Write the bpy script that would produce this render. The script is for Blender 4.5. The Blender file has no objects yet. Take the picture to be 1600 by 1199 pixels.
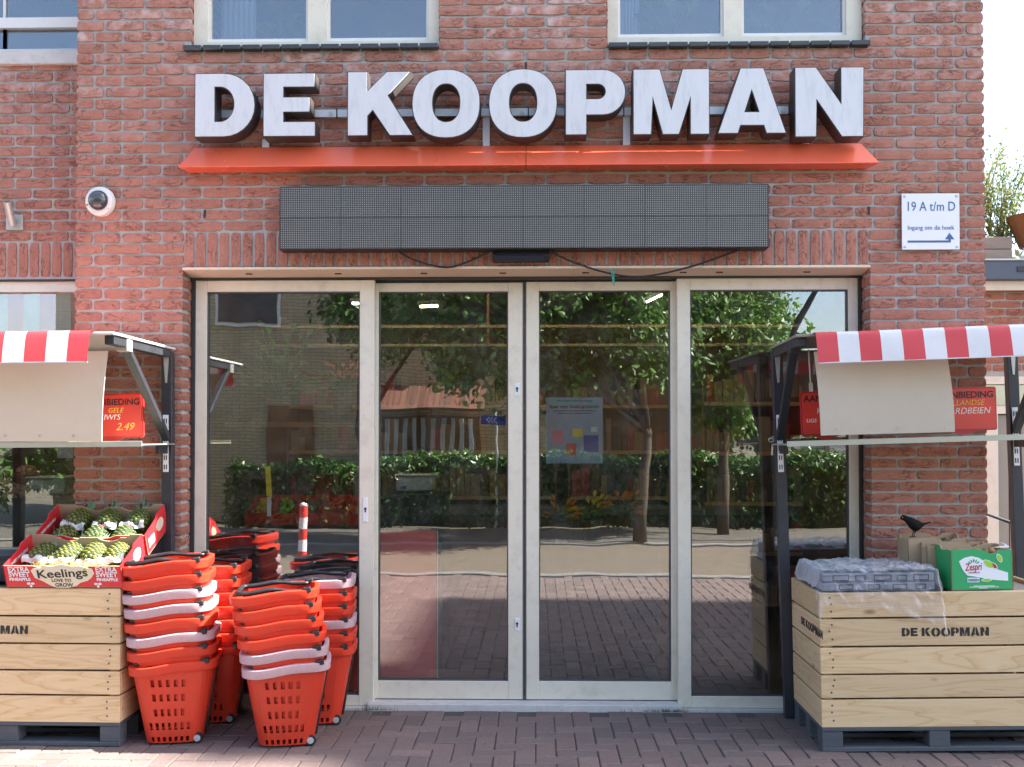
import bpy, bmesh, math, random
from mathutils import Vector, Matrix, noise
R = math.radians
rnd = random.Random(11)
S = bpy.context.scene
COL = S.collection

# ------------------------------------------------------------------ camera, sky, sun, exposure
cd = bpy.data.cameras.new('camera'); cam = bpy.data.objects.new('camera', cd); COL.objects.link(cam)
cam.location = (0, -5.61, 1.52)
cam.rotation_euler = (R(90 + 1.1), 0, R(1.3))
cd.sensor_width = 36; cd.lens = 36.0; cd.shift_y = 0.033; cd.clip_end = 600; cd.clip_start = 0.05
S.camera = cam
SUN_EL, SUN_AZ = 48.0, 1.2          # elevation; degrees behind the facade plane, from the right
to_sun = Vector((math.cos(R(SUN_EL)) * math.cos(R(SUN_AZ)), math.cos(R(SUN_EL)) * math.sin(R(SUN_AZ)), math.sin(R(SUN_EL))))
W = bpy.data.worlds.new('World'); S.world = W; W.use_nodes = True
nt = W.node_tree; bg = nt.nodes['Background']
sky = nt.nodes.new('ShaderNodeTexSky'); sky.sky_type = 'NISHITA'; sky.sun_disc = False
sky.sun_elevation = R(SUN_EL); sky.sun_rotation = R(90 - SUN_AZ); sky.air_density = 1.0; sky.dust_density = 2.0; sky.ozone_density = 0.6
nt.links.new(sky.outputs[0], bg.inputs[0]); bg.inputs[1].default_value = 0.10
sd = bpy.data.lights.new('sun', 'SUN'); sd.energy = 5.0; sd.angle = R(0.53); sd.color = (1, 0.95, 0.86)
sun = bpy.data.objects.new('sun', sd); COL.objects.link(sun)
sun.rotation_euler = to_sun.to_track_quat('Z', 'Y').to_euler(); sun.location = (6, 0, 8)
vs = S.view_settings
vs.view_transform = 'Standard'; vs.look = 'None'; vs.gamma = 1; vs.exposure = 2.4
S.render.engine = 'CYCLES'
S.cycles.use_denoising = True
S.cycles.max_bounces = 8; S.cycles.transparent_max_bounces = 24; S.cycles.glossy_bounces = 5
S.cycles.sample_clamp_indirect = 6; S.cycles.caustics_reflective = False; S.cycles.caustics_refractive = False

# ------------------------------------------------------------------ mesh helpers
class MB:
    def __init__(s): s.v = []; s.f = []; s.m = []
    def quad(s, pts, mi=0):
        n = len(s.v); s.v += [tuple(p) for p in pts]; s.f.append(tuple(range(n, n + len(pts)))); s.m.append(mi)
    def box(s, x0, x1, y0, y1, z0, z1, mi=0):
        n = len(s.v)
        s.v += [(x0,y0,z0),(x1,y0,z0),(x1,y1,z0),(x0,y1,z0),(x0,y0,z1),(x1,y0,z1),(x1,y1,z1),(x0,y1,z1)]
        for q in ((0,3,2,1),(4,5,6,7),(0,1,5,4),(1,2,6,5),(2,3,7,6),(3,0,4,7)):
            s.f.append(tuple(n + i for i in q)); s.m.append(mi)
        return s
    def loft(s, rings, closed=True, cap0=True, cap1=True, mi=0, skip=None):
        n0 = len(s.v); k = len(rings[0])
        for r in rings: s.v += [tuple(p) for p in r]
        for j in range(len(rings) - 1):
            for i in range(k if closed else k - 1):
                if skip and skip(j, i): continue
                a = n0 + j * k + i; b = n0 + j * k + (i + 1) % k
                s.f.append((a, b, b + k, a + k)); s.m.append(mi)
        if cap0: s.f.append(tuple(n0 + i for i in reversed(range(k)))); s.m.append(mi)
        if cap1: s.f.append(tuple(n0 + (len(rings) - 1) * k + i for i in range(k))); s.m.append(mi)
        return s
    def tube(s, path, r, n=8, closed=False, mi=0):
        path = [Vector(p) for p in path]; rings = []
        rr = r if isinstance(r, (list, tuple)) else [r] * len(path)
        up = None
        for i, p in enumerate(path):
            if closed: t = path[(i + 1) % len(path)] - path[i - 1]
            else: t = path[min(i + 1, len(path) - 1)] - path[max(i - 1, 0)]
            t.normalize()
            if up is None: up = Vector((0, 0, 1)) if abs(t.z) < .9 else Vector((0, 1, 0))
            x = t.cross(up).normalized(); up = x.cross(t).normalized()
            rings.append([p + (x * math.cos(a) + up * math.sin(a)) * rr[i] for a in [2 * math.pi * q / n for q in range(n)]])
        if closed: rings.append(rings[0])
        return s.loft(rings, True, not closed, not closed, mi)
    def bar(s, a, b, w, h, mi=0, up=(0, 0, 1)):
        a = Vector(a); b = Vector(b); t = (b - a).normalized(); u = Vector(up)
        if abs(t.dot(u)) > .95: u = Vector((0, 1, 0))
        x = t.cross(u).normalized() * w / 2; y = x.cross(t).normalized() * h / 2
        return s.loft([[p - x - y, p + x - y, p + x + y, p - x + y] for p in (a, b)], mi=mi)
    def lathe(s, prof, n=16, axis='z', o=(0, 0, 0), mi=0):
        rings = []
        for r, h in prof:
            ring = []
            for q in range(n):
                a = 2 * math.pi * q / n; c, d = r * math.cos(a), r * math.sin(a)
                p = {'z': (c, d, h), 'y': (d, h, c), 'x': (h, c, d)}[axis]
                ring.append((p[0] + o[0], p[1] + o[1], p[2] + o[2]))
            rings.append(ring)
        return s.loft(rings, mi=mi)
    def mesh(s, name, mats, smooth=False, bevel=0, fix=True):
        me = bpy.data.meshes.new(name); me.from_pydata(s.v, [], s.f)
        for m in (mats if isinstance(mats, (list, tuple)) else [mats]): me.materials.append(m)
        if any(s.m):
            for p, mi in zip(me.polygons, s.m): p.material_index = mi
        if fix or bevel:
            bm = bmesh.new(); bm.from_mesh(me)
            if fix: bmesh.ops.recalc_face_normals(bm, faces=bm.faces)
            if bevel:
                es = [e for e in bm.edges if len(e.link_faces) == 2 and e.calc_face_angle(0) > .5]
                bmesh.ops.bevel(bm, geom=es, offset=bevel, segments=1, profile=.5, affect='EDGES')
            bm.to_mesh(me); bm.free()
        if smooth: me.shade_smooth() if smooth is True else me.set_sharp_from_angle(angle=smooth) or me.shade_smooth()
        return me

def link(name, me, parent=None, loc=(0, 0, 0), rot=(0, 0, 0), label=None, cat=None, group=None, kind=None):
    o = bpy.data.objects.new(name, me); COL.objects.link(o); o.parent = parent
    o.location = loc; o.rotation_euler = rot
    if label: o['label'] = label
    if cat: o['category'] = cat
    if group: o['group'] = group
    if kind: o['kind'] = kind
    return o
def build(name, mb, mats, parent=None, loc=(0, 0, 0), rot=(0, 0, 0), smooth=False, bevel=0, **k):
    return link(name, mb.mesh(name, mats, smooth, bevel), parent, loc, rot, **k)
def thing(name, label, cat, loc=(0, 0, 0), rot=(0, 0, 0), group=None):
    return link(name, None, None, loc, rot, label, cat, group)
def boxo(name, d, mat, parent=None, bevel=0, **k):
    return build(name, MB().box(*d), mat, parent, bevel=bevel, **k)

def from_curve(cu, mat):
    o = bpy.data.objects.new('tmp', cu); COL.objects.link(o)
    dg = bpy.context.evaluated_depsgraph_get(); dg.update()
    me = bpy.data.meshes.new_from_object(o.evaluated_get(dg))
    bpy.data.objects.remove(o); bpy.data.curves.remove(cu)
    me.materials.clear(); me.materials.append(mat)
    return me
def text_mesh(body, size, mat, extrude=.0006, bold=0, shear=0, align='CENTER', space=1.0):
    cu = bpy.data.curves.new('lettering', 'FONT'); cu.body = body; cu.size = size; cu.extrude = extrude
    cu.offset = bold; cu.shear = shear; cu.align_x = align; cu.space_character = space; cu.resolution_u = 3
    return from_curve(cu, mat)
def text(name, body, size, mat, parent, loc, rot=(R(90), 0, 0), width=None, **k):
    me = text_mesh(body, size, mat, **k)
    if width:
        xs = [v.co.x for v in me.vertices]; f = width / (max(xs) - min(xs))
        for v in me.vertices: v.co.x *= f
    return link(name, me, parent, loc, rot)
def outline_mesh(polys, depth, mat, offset=0, bevel=0):
    """polys in the x-y plane, holes by even-odd filling, extruded +-depth/2"""
    cu = bpy.data.curves.new('outline', 'CURVE'); cu.dimensions = '2D'; cu.fill_mode = 'BOTH'
    cu.extrude = depth / 2; cu.offset = offset
    for p in polys:
        sp = cu.splines.new('POLY'); sp.points.add(len(p) - 1); sp.use_cyclic_u = True
        for q, (x, y) in zip(sp.points, p): q.co = (x, y, 0, 1)
    return from_curve(cu, mat)

# ------------------------------------------------------------------ materials
def newmat(name):
    m = bpy.data.materials.new(name); m.use_nodes = True
    t = m.node_tree; return m, t, t.nodes['Principled BSDF'], t.nodes['Material Output']
def N(t, typ, **k):
    n = t.nodes.new(typ)
    for a, b in k.items():
        if a.startswith('i_'):
            key = a[2:]; n.inputs[int(key) if key.isdigit() else key].default_value = b
        else: setattr(n, a, b)
    return n
def mth(t, op, a, b=None, c=None, clamp=False):
    n = t.nodes.new('ShaderNodeMath'); n.operation = op; n.use_clamp = clamp
    for i, x in enumerate((a, b, c)):
        if x is None: continue
        if isinstance(x, (int, float)): n.inputs[i].default_value = x
        else: t.links.new(x, n.inputs[i])
    return n.outputs[0]
def mixc(t, fac, a, b, mode='MIX'):
    n = t.nodes.new('ShaderNodeMix'); n.data_type = 'RGBA'; n.blend_type = mode
    for i, x in ((0, fac), (6, a), (7, b)):
        if isinstance(x, (int, float)): n.inputs[i].default_value = x
        elif isinstance(x, tuple): n.inputs[i].default_value = (*x[:3], 1)
        else: t.links.new(x, n.inputs[i])
    return n.outputs[2]
def ramp(t, fac, stops):
    n = t.nodes.new('ShaderNodeValToRGB'); e = n.color_ramp.elements
    while len(e) < len(stops): e.new(.5)
    for el, (p, c) in zip(e, stops):
        el.position = p; el.color = (*c, 1) if isinstance(c, tuple) else (c, c, c, 1)
    t.links.new(fac, n.inputs[0]); return n.outputs[0]
def rand_src(t):
    a = N(t, 'ShaderNodeObjectInfo').outputs['Random']; b = N(t, 'ShaderNodeNewGeometry').outputs['Random Per Island']
    return mth(t, 'FRACT', mth(t, 'ADD', a, b))
def coords(t, stretch=(1, 1, 1), shift=True):
    tc = N(t, 'ShaderNodeTexCoord').outputs['Object']
    mp = N(t, 'ShaderNodeMapping'); mp.inputs['Scale'].default_value = stretch; t.links.new(tc, mp.inputs['Vector'])
    if not shift: return mp.outputs[0]
    oi = N(t, 'ShaderNodeObjectInfo').outputs['Random']
    v = N(t, 'ShaderNodeVectorMath', operation='ADD'); t.links.new(mp.outputs[0], v.inputs[0])
    t.links.new(mth(t, 'MULTIPLY', oi, 37.0), v.inputs[1]); return v.outputs[0]
def noise_tex(t, vec, scale, detail=4, rough=.55, dist=0):
    n = N(t, 'ShaderNodeTexNoise', i_Scale=scale, i_Detail=detail, i_Roughness=rough, i_Distortion=dist)
    t.links.new(vec, n.inputs['Vector']); return n.outputs[0]
def bump(t, bsdf, h, strength, dist=.01):
    b = N(t, 'ShaderNodeBump', i_Strength=strength, i_Distance=dist); t.links.new(h, b.inputs['Height'])
    t.links.new(b.outputs[0], bsdf.inputs['Normal'])
MATS = {}
def mat(name, col, rough=.6, metal=0, nscale=6, namt=.12, bscale=0, bamt=.2, rand=0, stretch=(1, 1, 1), transl=0, spec=.5, dirt=0):
    m, t, b, out = newmat(name)
    v = coords(t, stretch)
    n = noise_tex(t, v, nscale, 6)
    val = mth(t, 'MULTIPLY_ADD', n, 2 * namt, 1 - namt)
    if rand: val = mth(t, 'MULTIPLY', val, mth(t, 'MULTIPLY_ADD', rand_src(t), 2 * rand, 1 - rand))
    h = N(t, 'ShaderNodeHueSaturation', i_Color=(*col, 1)); t.links.new(val, h.inputs['Value'])
    c = h.outputs[0]
    if dirt:
        d = noise_tex(t, v, nscale * 3.1, 8, .7)
        c = mixc(t, mth(t, 'MULTIPLY', ramp(t, d, [(.5, 0.0), (.72, 1.0)]), dirt), c, (.16, .14, .12))
    t.links.new(c, b.inputs['Base Color'])
    b.inputs['Roughness'].default_value = rough; b.inputs['Metallic'].default_value = metal
    b.inputs['Specular IOR Level'].default_value = spec
    t.links.new(mth(t, 'MULTIPLY_ADD', n, .25, rough - .12, True), b.inputs['Roughness'])
    if bscale: bump(t, b, noise_tex(t, v, bscale, 5, .6), bamt)
    if transl:
        tr = N(t, 'ShaderNodeBsdfTranslucent'); t.links.new(c, tr.inputs[0])
        mx = N(t, 'ShaderNodeMixShader', i_0=transl); t.links.new(b.outputs[0], mx.inputs[1]); t.links.new(tr.outputs[0], mx.inputs[2])
        t.links.new(mx.outputs[0], out.inputs[0])
    MATS[name] = m; return m

def brick_mat(name, stops, pale_top=True):
    m, t, b, out = newmat(name)
    v = coords(t)
    r = rand_src(t)
    c = ramp(t, r, stops)
    n1 = noise_tex(t, v, 22, 6, .6)
    c = mixc(t, .55, c, mixc(t, n1, (.27, .10, .068), (.53, .25, .18)), 'MIX')
    vs_ = coords(t, (.42, 1, 1))
    cr = noise_tex(t, vs_, 22, 3, .5, 1.6)
    line = ramp(t, cr, [(.465, 0.0), (.488, 1.0), (.512, 1.0), (.535, 0.0)])
    msk = ramp(t, noise_tex(t, v, 11, 2), [(.42, 0.0), (.54, 1.0)])
    crease = mth(t, 'MULTIPLY', line, msk)
    c = mixc(t, mth(t, 'MULTIPLY', crease, .62), c, (.12, .04, .03))
    pit = ramp(t, noise_tex(t, v, 160, 3), [(.30, 1.0), (.38, 0.0)])
    c = mixc(t, mth(t, 'MULTIPLY', pit, .5), c, (.10, .05, .04))
    n3 = noise_tex(t, v, 95, 5, .7); c = mixc(t, .5, c, n3, 'OVERLAY')
    if pale_top:      # random pale patches, stronger on the upper courses
        pos = N(t, 'ShaderNodeNewGeometry').outputs['Position']
        sx = N(t, 'ShaderNodeSeparateXYZ'); t.links.new(pos, sx.inputs[0])
        hz = mth(t, 'MULTIPLY_ADD', sx.outputs[2], .8, -2.35, True)
        nb = noise_tex(t, v, 14, 5, .6)
        gate = ramp(t, mth(t, 'FRACT', mth(t, 'MULTIPLY', r, 7.31)), [(.25, 0.0), (.9, 1.0)])
        bl = mth(t, 'MULTIPLY', ramp(t, nb, [(.42, 0.0), (.66, 1.0)]), mth(t, 'MULTIPLY', hz, mth(t, 'MULTIPLY_ADD', gate, .8, .12)))
        c = mixc(t, bl, c, (.70, .57, .55))
    t.links.new(c, b.inputs['Base Color']); b.inputs['Roughness'].default_value = .78; b.inputs['Specular IOR Level'].default_value = .35
    hgt = mth(t, 'SUBTRACT', mth(t, 'ADD', mth(t, 'MULTIPLY', n1, .5), mth(t, 'MULTIPLY', n3, .25)), mth(t, 'MULTIPLY', crease, .7))
    bump(t, b, hgt, .6, .007)
    MATS[name] = m; return m
BR = [(0, (.385, .155, .108)), (.3, (.44, .19, .135)), (.55, (.33, .130, .092)), (.8, (.48, .225, .165)), (1, (.29, .115, .085))]
m_brick = brick_mat('facade_brick', BR)
m_brick2 = brick_mat('neighbour_brick', [(0, (.30, .13, .08)), (.5, (.36, .17, .10)), (1, (.24, .10, .065))], False)
m_mortar = mat('mortar', (.43, .415, .395), .9, nscale=30, namt=.25, bscale=180, bamt=.5)
m_mortar_l = mat('pale_mortar', (.42, .40, .36), .9, nscale=30, namt=.2)

def far_brick(name, c1, c2, mo):
    m, t, b, out = newmat(name)
    tc = N(t, 'ShaderNodeTexCoord').outputs['Object']
    sx = N(t, 'ShaderNodeSeparateXYZ'); t.links.new(tc, sx.inputs[0])
    cb = N(t, 'ShaderNodeCombineXYZ'); t.links.new(mth(t, 'ADD', sx.outputs[0], sx.outputs[1]), cb.inputs[0]); t.links.new(sx.outputs[2], cb.inputs[1])
    bt = N(t, 'ShaderNodeTexBrick', i_Color1=(*c1, 1), i_Color2=(*c2, 1), i_Mortar=(*mo, 1), i_Scale=1.0)
    bt.inputs['Brick Width'].default_value = .22; bt.inputs['Row Height'].default_value = .0625; bt.inputs['Mortar Size'].default_value = .007
    t.links.new(cb.outputs[0], bt.inputs[0])
    c = mixc(t, .35, bt.outputs[0], noise_tex(t, tc, 3, 5), 'OVERLAY')
    t.links.new(c, b.inputs['Base Color']); b.inputs['Roughness'].default_value = .85
    return m
m_yellow_brick = far_brick('yellow_brick', (.56, .44, .26), (.46, .37, .23), (.20, .18, .15))
m_red_far = far_brick('red_brick_far', (.36, .13, .08), (.28, .10, .065), (.3, .29, .27))

def wood_mat(name, c1, c2, rand=.1):
    m, t, b, out = newmat(name)
    v = coords(t, (.5, 12, 12)); v2 = coords(t, (.62, 6.5, 6.5))
    warp = noise_tex(t, v2, 1.6, 2, .5, .6)
    w = mth(t, 'FRACT', mth(t, 'MULTIPLY', warp, 9.0))
    ring = ramp(t, w, [(0, .2), (.5, 0.0), (.86, .55), (.95, 1.0), (1, .2)])
    fine = noise_tex(t, v, 14, 5, .6)
    f = mth(t, 'ADD', mth(t, 'MULTIPLY', ring, .52), mth(t, 'MULTIPLY', fine, .42), clamp=True)
    c = mixc(t, f, c1, c2)
    vk = coords(t, (2.2, 5, 5)); vo = N(t, 'ShaderNodeTexVoronoi', i_Scale=1.15); t.links.new(vk, vo.inputs['Vector'])
    kn = ramp(t, vo.outputs['Distance'], [(.035, 1.0), (.10, 0.0)])
    c = mixc(t, mth(t, 'MULTIPLY', kn, .75), c, (.24, .12, .05))
    dn = noise_tex(t, coords(t, (1, 3, 3)), 5, 8, .72); c = mixc(t, ramp(t, dn, [(.56, 0.0), (.74, .45)]), c, (.26, .19, .12))
    h = N(t, 'ShaderNodeHueSaturation'); t.links.new(c, h.inputs['Color'])
    t.links.new(mth(t, 'MULTIPLY_ADD', rand_src(t), 2 * rand, 1 - rand), h.inputs['Value'])
    t.links.new(h.outputs[0], b.inputs['Base Color']); b.inputs['Roughness'].default_value = .62
    bump(t, b, fine, .25, .003); MATS[name] = m; return m
m_pine = wood_mat('pine_boards', (.75, .56, .335), (.51, .30, .125))
m_brown_wood = wood_mat('brown_panelling', (.22, .11, .045), (.14, .065, .025))
m_grey_wood = wood_mat('weathered_wood', (.30, .27, .23), (.20, .17, .14))

def glass_mat(name, refl, tint, wav=.02):
    m, t, b, out = newmat(name); t.nodes.remove(b)
    tr = N(t, 'ShaderNodeBsdfTransparent', i_Color=(*tint, 1)); gl = N(t, 'ShaderNodeBsdfGlossy', i_Roughness=0.0, i_Color=(.97, .98, 1, 1))
    tc = N(t, 'ShaderNodeTexCoord').outputs['Object']
    bp = N(t, 'ShaderNodeBump', i_Strength=wav, i_Distance=.02); t.links.new(noise_tex(t, tc, 1.8, 2), bp.inputs['Height']); t.links.new(bp.outputs[0], gl.inputs['Normal'])
    lw = N(t, 'ShaderNodeLayerWeight', i_Blend=.35)
    f = mth(t, 'MULTIPLY_ADD', lw.outputs['Fresnel'], .6, refl, True)
    mx = N(t, 'ShaderNodeMixShader'); t.links.new(f, mx.inputs[0]); t.links.new(tr.outputs[0], mx.inputs[1]); t.links.new(gl.outputs[0], mx.inputs[2])
    df = N(t, 'ShaderNodeBsdfDiffuse', i_Color=(.6, .58, .54, 1)); sm = ramp(t, noise_tex(t, tc, 5, 6, .65, 1.2), [(.42, .004), (.75, .05)])
    m2 = N(t, 'ShaderNodeMixShader'); t.links.new(sm, m2.inputs[0]); t.links.new(mx.outputs[0], m2.inputs[1]); t.links.new(df.outputs[0], m2.inputs[2])
    t.links.new(m2.outputs[0], out.inputs[0]); MATS[name] = m; return m
m_glass = glass_mat('shop_glass', .15, (.93, .95, .93), .045)
m_glass_up = glass_mat('upper_glass', .09, (.86, .90, .93), .01)
def film_mat():
    m, t, b, out = newmat('clear_film')
    b.inputs['Base Color'].default_value = (.9, .9, .93, 1); b.inputs['Roughness'].default_value = .09
    tr = N(t, 'ShaderNodeBsdfTransparent', i_Color=(.97, .97, .99, 1))
    lw = N(t, 'ShaderNodeLayerWeight', i_Blend=.55)
    mx = N(t, 'ShaderNodeMixShader'); t.links.new(mth(t, 'MULTIPLY_ADD', lw.outputs['Facing'], .60, .03, True), mx.inputs[0])
    t.links.new(tr.outputs[0], mx.inputs[1]); t.links.new(b.outputs[0], mx.inputs[2]); t.links.new(mx.outputs[0], out.inputs[0]); return m
m_film = film_mat()

def led_mat():
    m, t, b, out = newmat('led_matrix')
    tc = N(t, 'ShaderNodeTexCoord').outputs['Object']; sx = N(t, 'ShaderNodeSeparateXYZ'); t.links.new(tc, sx.inputs[0])
    def cell(o):
        f = mth(t, 'FRACT', mth(t, 'MULTIPLY', o, 100.0)); return mth(t, 'ABSOLUTE', mth(t, 'SUBTRACT', f, .5))
    d = mth(t, 'MAXIMUM', cell(sx.outputs[0]), cell(sx.outputs[2]))
    dot = mth(t, 'LESS_THAN', d, .23)
    n = noise_tex(t, tc, 4, 4)
    base = mixc(t, n, (.022, .023, .026), (.045, .046, .05))
    c = mixc(t, dot, base, mixc(t, n, (.30, .30, .27), (.48, .47, .42)))
    t.links.new(c, b.inputs['Base Color']); b.inputs['Roughness'].default_value = .45
    bump(t, b, mth(t, 'MULTIPLY', dot, 1.0), .4, .003); return m
m_led = led_mat()

def paver_mat(name, stops):
    m, t, b, out = newmat(name)
    tc = coords(t); r = rand_src(t); c = ramp(t, r, stops)
    pos = N(t, 'ShaderNodeNewGeometry').outputs['Position']
    n = noise_tex(t, pos, 45, 7, .7); n2 = noise_tex(t, pos, 2.2, 5, .6)
    c = mixc(t, .6, c, n, 'OVERLAY'); c = mixc(t, mth(t, 'MULTIPLY', n2, .5), c, (.15, .12, .112))
    sp = ramp(t, noise_tex(t, pos, 210, 2), [(.70, 0.0), (.76, 1.0)])
    c = mixc(t, mth(t, 'MULTIPLY', sp, .35), c, (.42, .38, .34))
    t.links.new(c, b.inputs['Base Color']); b.inputs['Roughness'].default_value = .82
    bump(t, b, n, .5, .004); MATS[name] = m; return m
m_paver = paver_mat('clay_paver', [(0, (.155, .112, .104)), (.35, (.205, .14, .124)), (.6, (.135, .104, .100)), (1, (.235, .168, .148))])
m_joint = mat('joint_sand', (.085, .075, .07), .95, nscale=40, namt=.3)
m_road = mat('road_surface', (.15, .12, .09), .85, nscale=3, namt=.25, bscale=120, bamt=.4)
m_farpave = far_brick('far_paving', (.24, .20, .165), (.19, .165, .14), (.10, .09, .075))
m_kerb = mat('kerb_stone', (.22, .21, .20), .8, nscale=8, namt=.2)
m_soil = mat('soil', (.09, .08, .05), .95, nscale=4, namt=.4)

m_cream = mat('cream_frame', (.75, .70, .58), .42, nscale=3.5, namt=.06, dirt=.22)
m_white = mat('white_frame', (.76, .755, .73), .4, nscale=3, namt=.05, dirt=.08)
m_soffit = mat('soffit_panel', (.72, .60, .45), .5, nscale=2, namt=.06)
m_dark = mat('dark_frame', (.035, .036, .04), .5, nscale=5, namt=.2)
m_seal = mat('rubber_seal', (.09, .09, .095), .75, nscale=30, namt=.3)
m_slate = mat('glazed_sill', (.045, .05, .055), .28, nscale=9, namt=.3, rand=.2)
m_conc = mat('concrete_sill', (.60, .585, .56), .85, nscale=9, namt=.16, dirt=.25, bscale=90)
m_letter = mat('letter_face', (.66, .67, .695), .32, nscale=5, namt=.08, dirt=.22, stretch=(2.2, .5, 1))
m_shell = mat('letter_shell', (.04, .034, .033), .5, nscale=9, namt=.25)
m_alu = mat('aluminium', (.62, .64, .68), .45, metal=.35, nscale=9, namt=.12)
m_redbar = mat('red_bar', (.86, .150, .075), .25, nscale=2, namt=.05, dirt=.04)
m_black = mat('black_plastic', (.018, .018, .02), .42, nscale=14, namt=.3)
m_blackm = mat('painted_steel', (.030, .033, .042), .45, nscale=12, namt=.25, dirt=.10)
m_galv = mat('galvanised', (.50, .51, .47), .42, metal=.5, nscale=16, namt=.18)
m_olive = mat('shelf_edge', (.46, .47, .38), .45, metal=.2, nscale=10, namt=.15)
m_red = mat('basket_red', (.78, .062, .028), .38, nscale=5, namt=.12, transl=.22, rand=.10, bscale=60, bamt=.10, dirt=.14)
m_pink = mat('pale_rim', (.64, .45, .49), .45, nscale=55, namt=.16, transl=.2, rand=.06, dirt=.08)
m_fabr = mat('awning_red', (.62, .055, .065), .45, nscale=4, namt=.10, dirt=.06, transl=.12)
m_fabw = mat('awning_white', (.72, .72, .74), .45, nscale=4, namt=.07, dirt=.07, transl=.12)
m_beige = mat('back_board', (.66, .62, .545), .7, nscale=5, namt=.06, dirt=.05)
m_sign = mat('sign_red', (.72, .055, .04), .35, nscale=6, namt=.08)
m_signrim = mat('sign_rim', (.50, .03, .03), .4, nscale=6, namt=.08)
m_ink = mat('ink_black', (.02, .018, .018), .6, nscale=30, namt=.2)
m_sten = mat('stencil_paint', (.025, .022, .02), .7, nscale=60, namt=.4)
m_blue = mat('ink_blue', (.045, .13, .27), .5, nscale=20, namt=.05)
m_chalk = mat('chalk_white', (.85, .80, .78), .8, nscale=60, namt=.2)
m_chalky = mat('chalk_yellow', (.90, .55, .10), .8, nscale=60, namt=.2)
m_plate = mat('white_plate', (.80, .82, .86), .35, nscale=3, namt=.03)
m_pallet = mat('pallet_grey', (.075, .085, .10), .75, nscale=14, namt=.3, bscale=60, dirt=.3, stretch=(.3, 2, 2))
m_card = mat('cardboard', (.44, .315, .20), .85, nscale=12, namt=.10, rand=.05)
m_redcard = mat('red_carton', (.66, .030, .040), .32, nscale=5, namt=.06)
m_greencard = mat('green_carton', (.02, .36, .12), .4, nscale=5, namt=.06)
m_cream_l = mat('cream_label', (.74, .68, .52), .5, nscale=8, namt=.05)
m_paper = mat('white_paper', (.82, .82, .86), .6, nscale=20, namt=.05, transl=.2)
m_pinkink = mat('pink_ink', (.80, .25, .36), .6, nscale=20, namt=.1)
m_lime = mat('lime_print', (.34, .60, .04), .5, nscale=10, namt=.08)
m_maroon = mat('maroon_print', (.42, .02, .03), .5, nscale=10, namt=.08)
m_fruit = mat('pineapple_skin', (.045, .05, .018), .7, nscale=30, namt=.3)
def eye_mat():
    m, t, b, out = newmat('pineapple_eye'); r = rand_src(t)
    oi = N(t, 'ShaderNodeObjectInfo').outputs['Random']
    c = ramp(t, mth(t, 'MULTIPLY_ADD', r, .45, mth(t, 'MULTIPLY', oi, .38), True), [(0, (.045, .085, .015)), (.4, (.11, .15, .025)), (.7, (.24, .21, .03)), (1, (.42, .26, .03))])
    t.links.new(c, b.inputs['Base Color']); b.inputs['Roughness'].default_value = .5; return m
m_eye = eye_mat()
m_blade = mat('fruit_leaf', (.16, .26, .15), .5, nscale=12, namt=.2, rand=.2)
m_straw = mat('wood_wool', (.58, .47, .19), .7, nscale=20, namt=.1, rand=.25, transl=.2)
m_kiwi = mat('kiwi_skin', (.22, .13, .05), .75, nscale=40, namt=.25, bscale=90, bamt=.4, rand=.2)
m_feather = mat('black_feather', (.008, .0075, .0075), .75, spec=.2, nscale=40, namt=.4, bscale=70, bamt=.5)
m_beak = mat('yellow_beak', (.75, .36, .03), .4)
m_skin = mat('skin', (.50, .27, .18), .5, nscale=8, namt=.08)
m_jacket = mat('dark_jacket', (.03, .032, .04), .85, nscale=10, namt=.2)
m_floor = mat('shop_floor', (.09, .085, .08), .5, nscale=4, namt=.2)
m_ceil = mat('shop_ceiling', (.16, .13, .10), .8, nscale=4, namt=.1)
m_redpanel = mat('red_panel', (.85, .07, .055), .5, nscale=2, namt=.03)
m_curtain = mat('curtain', (.70, .74, .80), .8, nscale=3, namt=.06, transl=.3)
m_green = mat('leaf_green', (.10, .215, .04), .45, nscale=3, namt=.15, rand=.45, transl=.35)
m_green_l = mat('leaf_light', (.12, .24, .035), .45, nscale=3, namt=.15, rand=.4, transl=.35)
m_hedge = mat('hedge_leaf', (.06, .14, .028), .35, nscale=3, namt=.2, rand=.55, transl=.25)
m_dry = mat('dry_grass', (.20, .25, .085), .8, nscale=3, namt=.15, rand=.4, transl=.35)
m_bark = mat('bark', (.085, .065, .045), .9, nscale=18, namt=.35, bscale=40, bamt=.8, stretch=(1, 1, .25))
m_tile = mat('roof_tile', (.13, .055, .036), .8, nscale=7, namt=.2, rand=.25)
m_wicker = mat('wicker', (.16, .095, .045), .8, nscale=60, namt=.3, bscale=120, bamt=.6)
m_slateblue = mat('blue_grey_fascia', (.075, .105, .15), .45, nscale=3, namt=.06)
m_bluesign = mat('blue_sign', (.02, .07, .42), .4)
m_yellow = mat('yellow_tag', (.85, .72, .03), .45)
m_lamp, _t, _b, _o = newmat('lamp_tube'); _b.inputs['Emission Color'].default_value = (1, .82, .55, 1); _b.inputs['Emission Strength'].default_value = 4.5
def tray_mat():
    m, t, b, out = newmat('printed_tray')
    tc = coords(t); n = noise_tex(t, tc, 16, 4, .6)
    c = mixc(t, n, (.11, .125, .16), (.25, .28, .34))
    ln = noise_tex(t, coords(t, (14, 90, 90)), 1.0, 2); c = mixc(t, ramp(t, ln, [(.60, 0.0), (.64, .7)]), c, (.05, .055, .07))
    c = mixc(t, ramp(t, noise_tex(t, tc, 34, 3), [(.62, 0.0), (.70, .7)]), c, (.46, .49, .56))
    t.links.new(c, b.inputs['Base Color']); b.inputs['Roughness'].default_value = .4; return m
m_tray = tray_mat()
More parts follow.
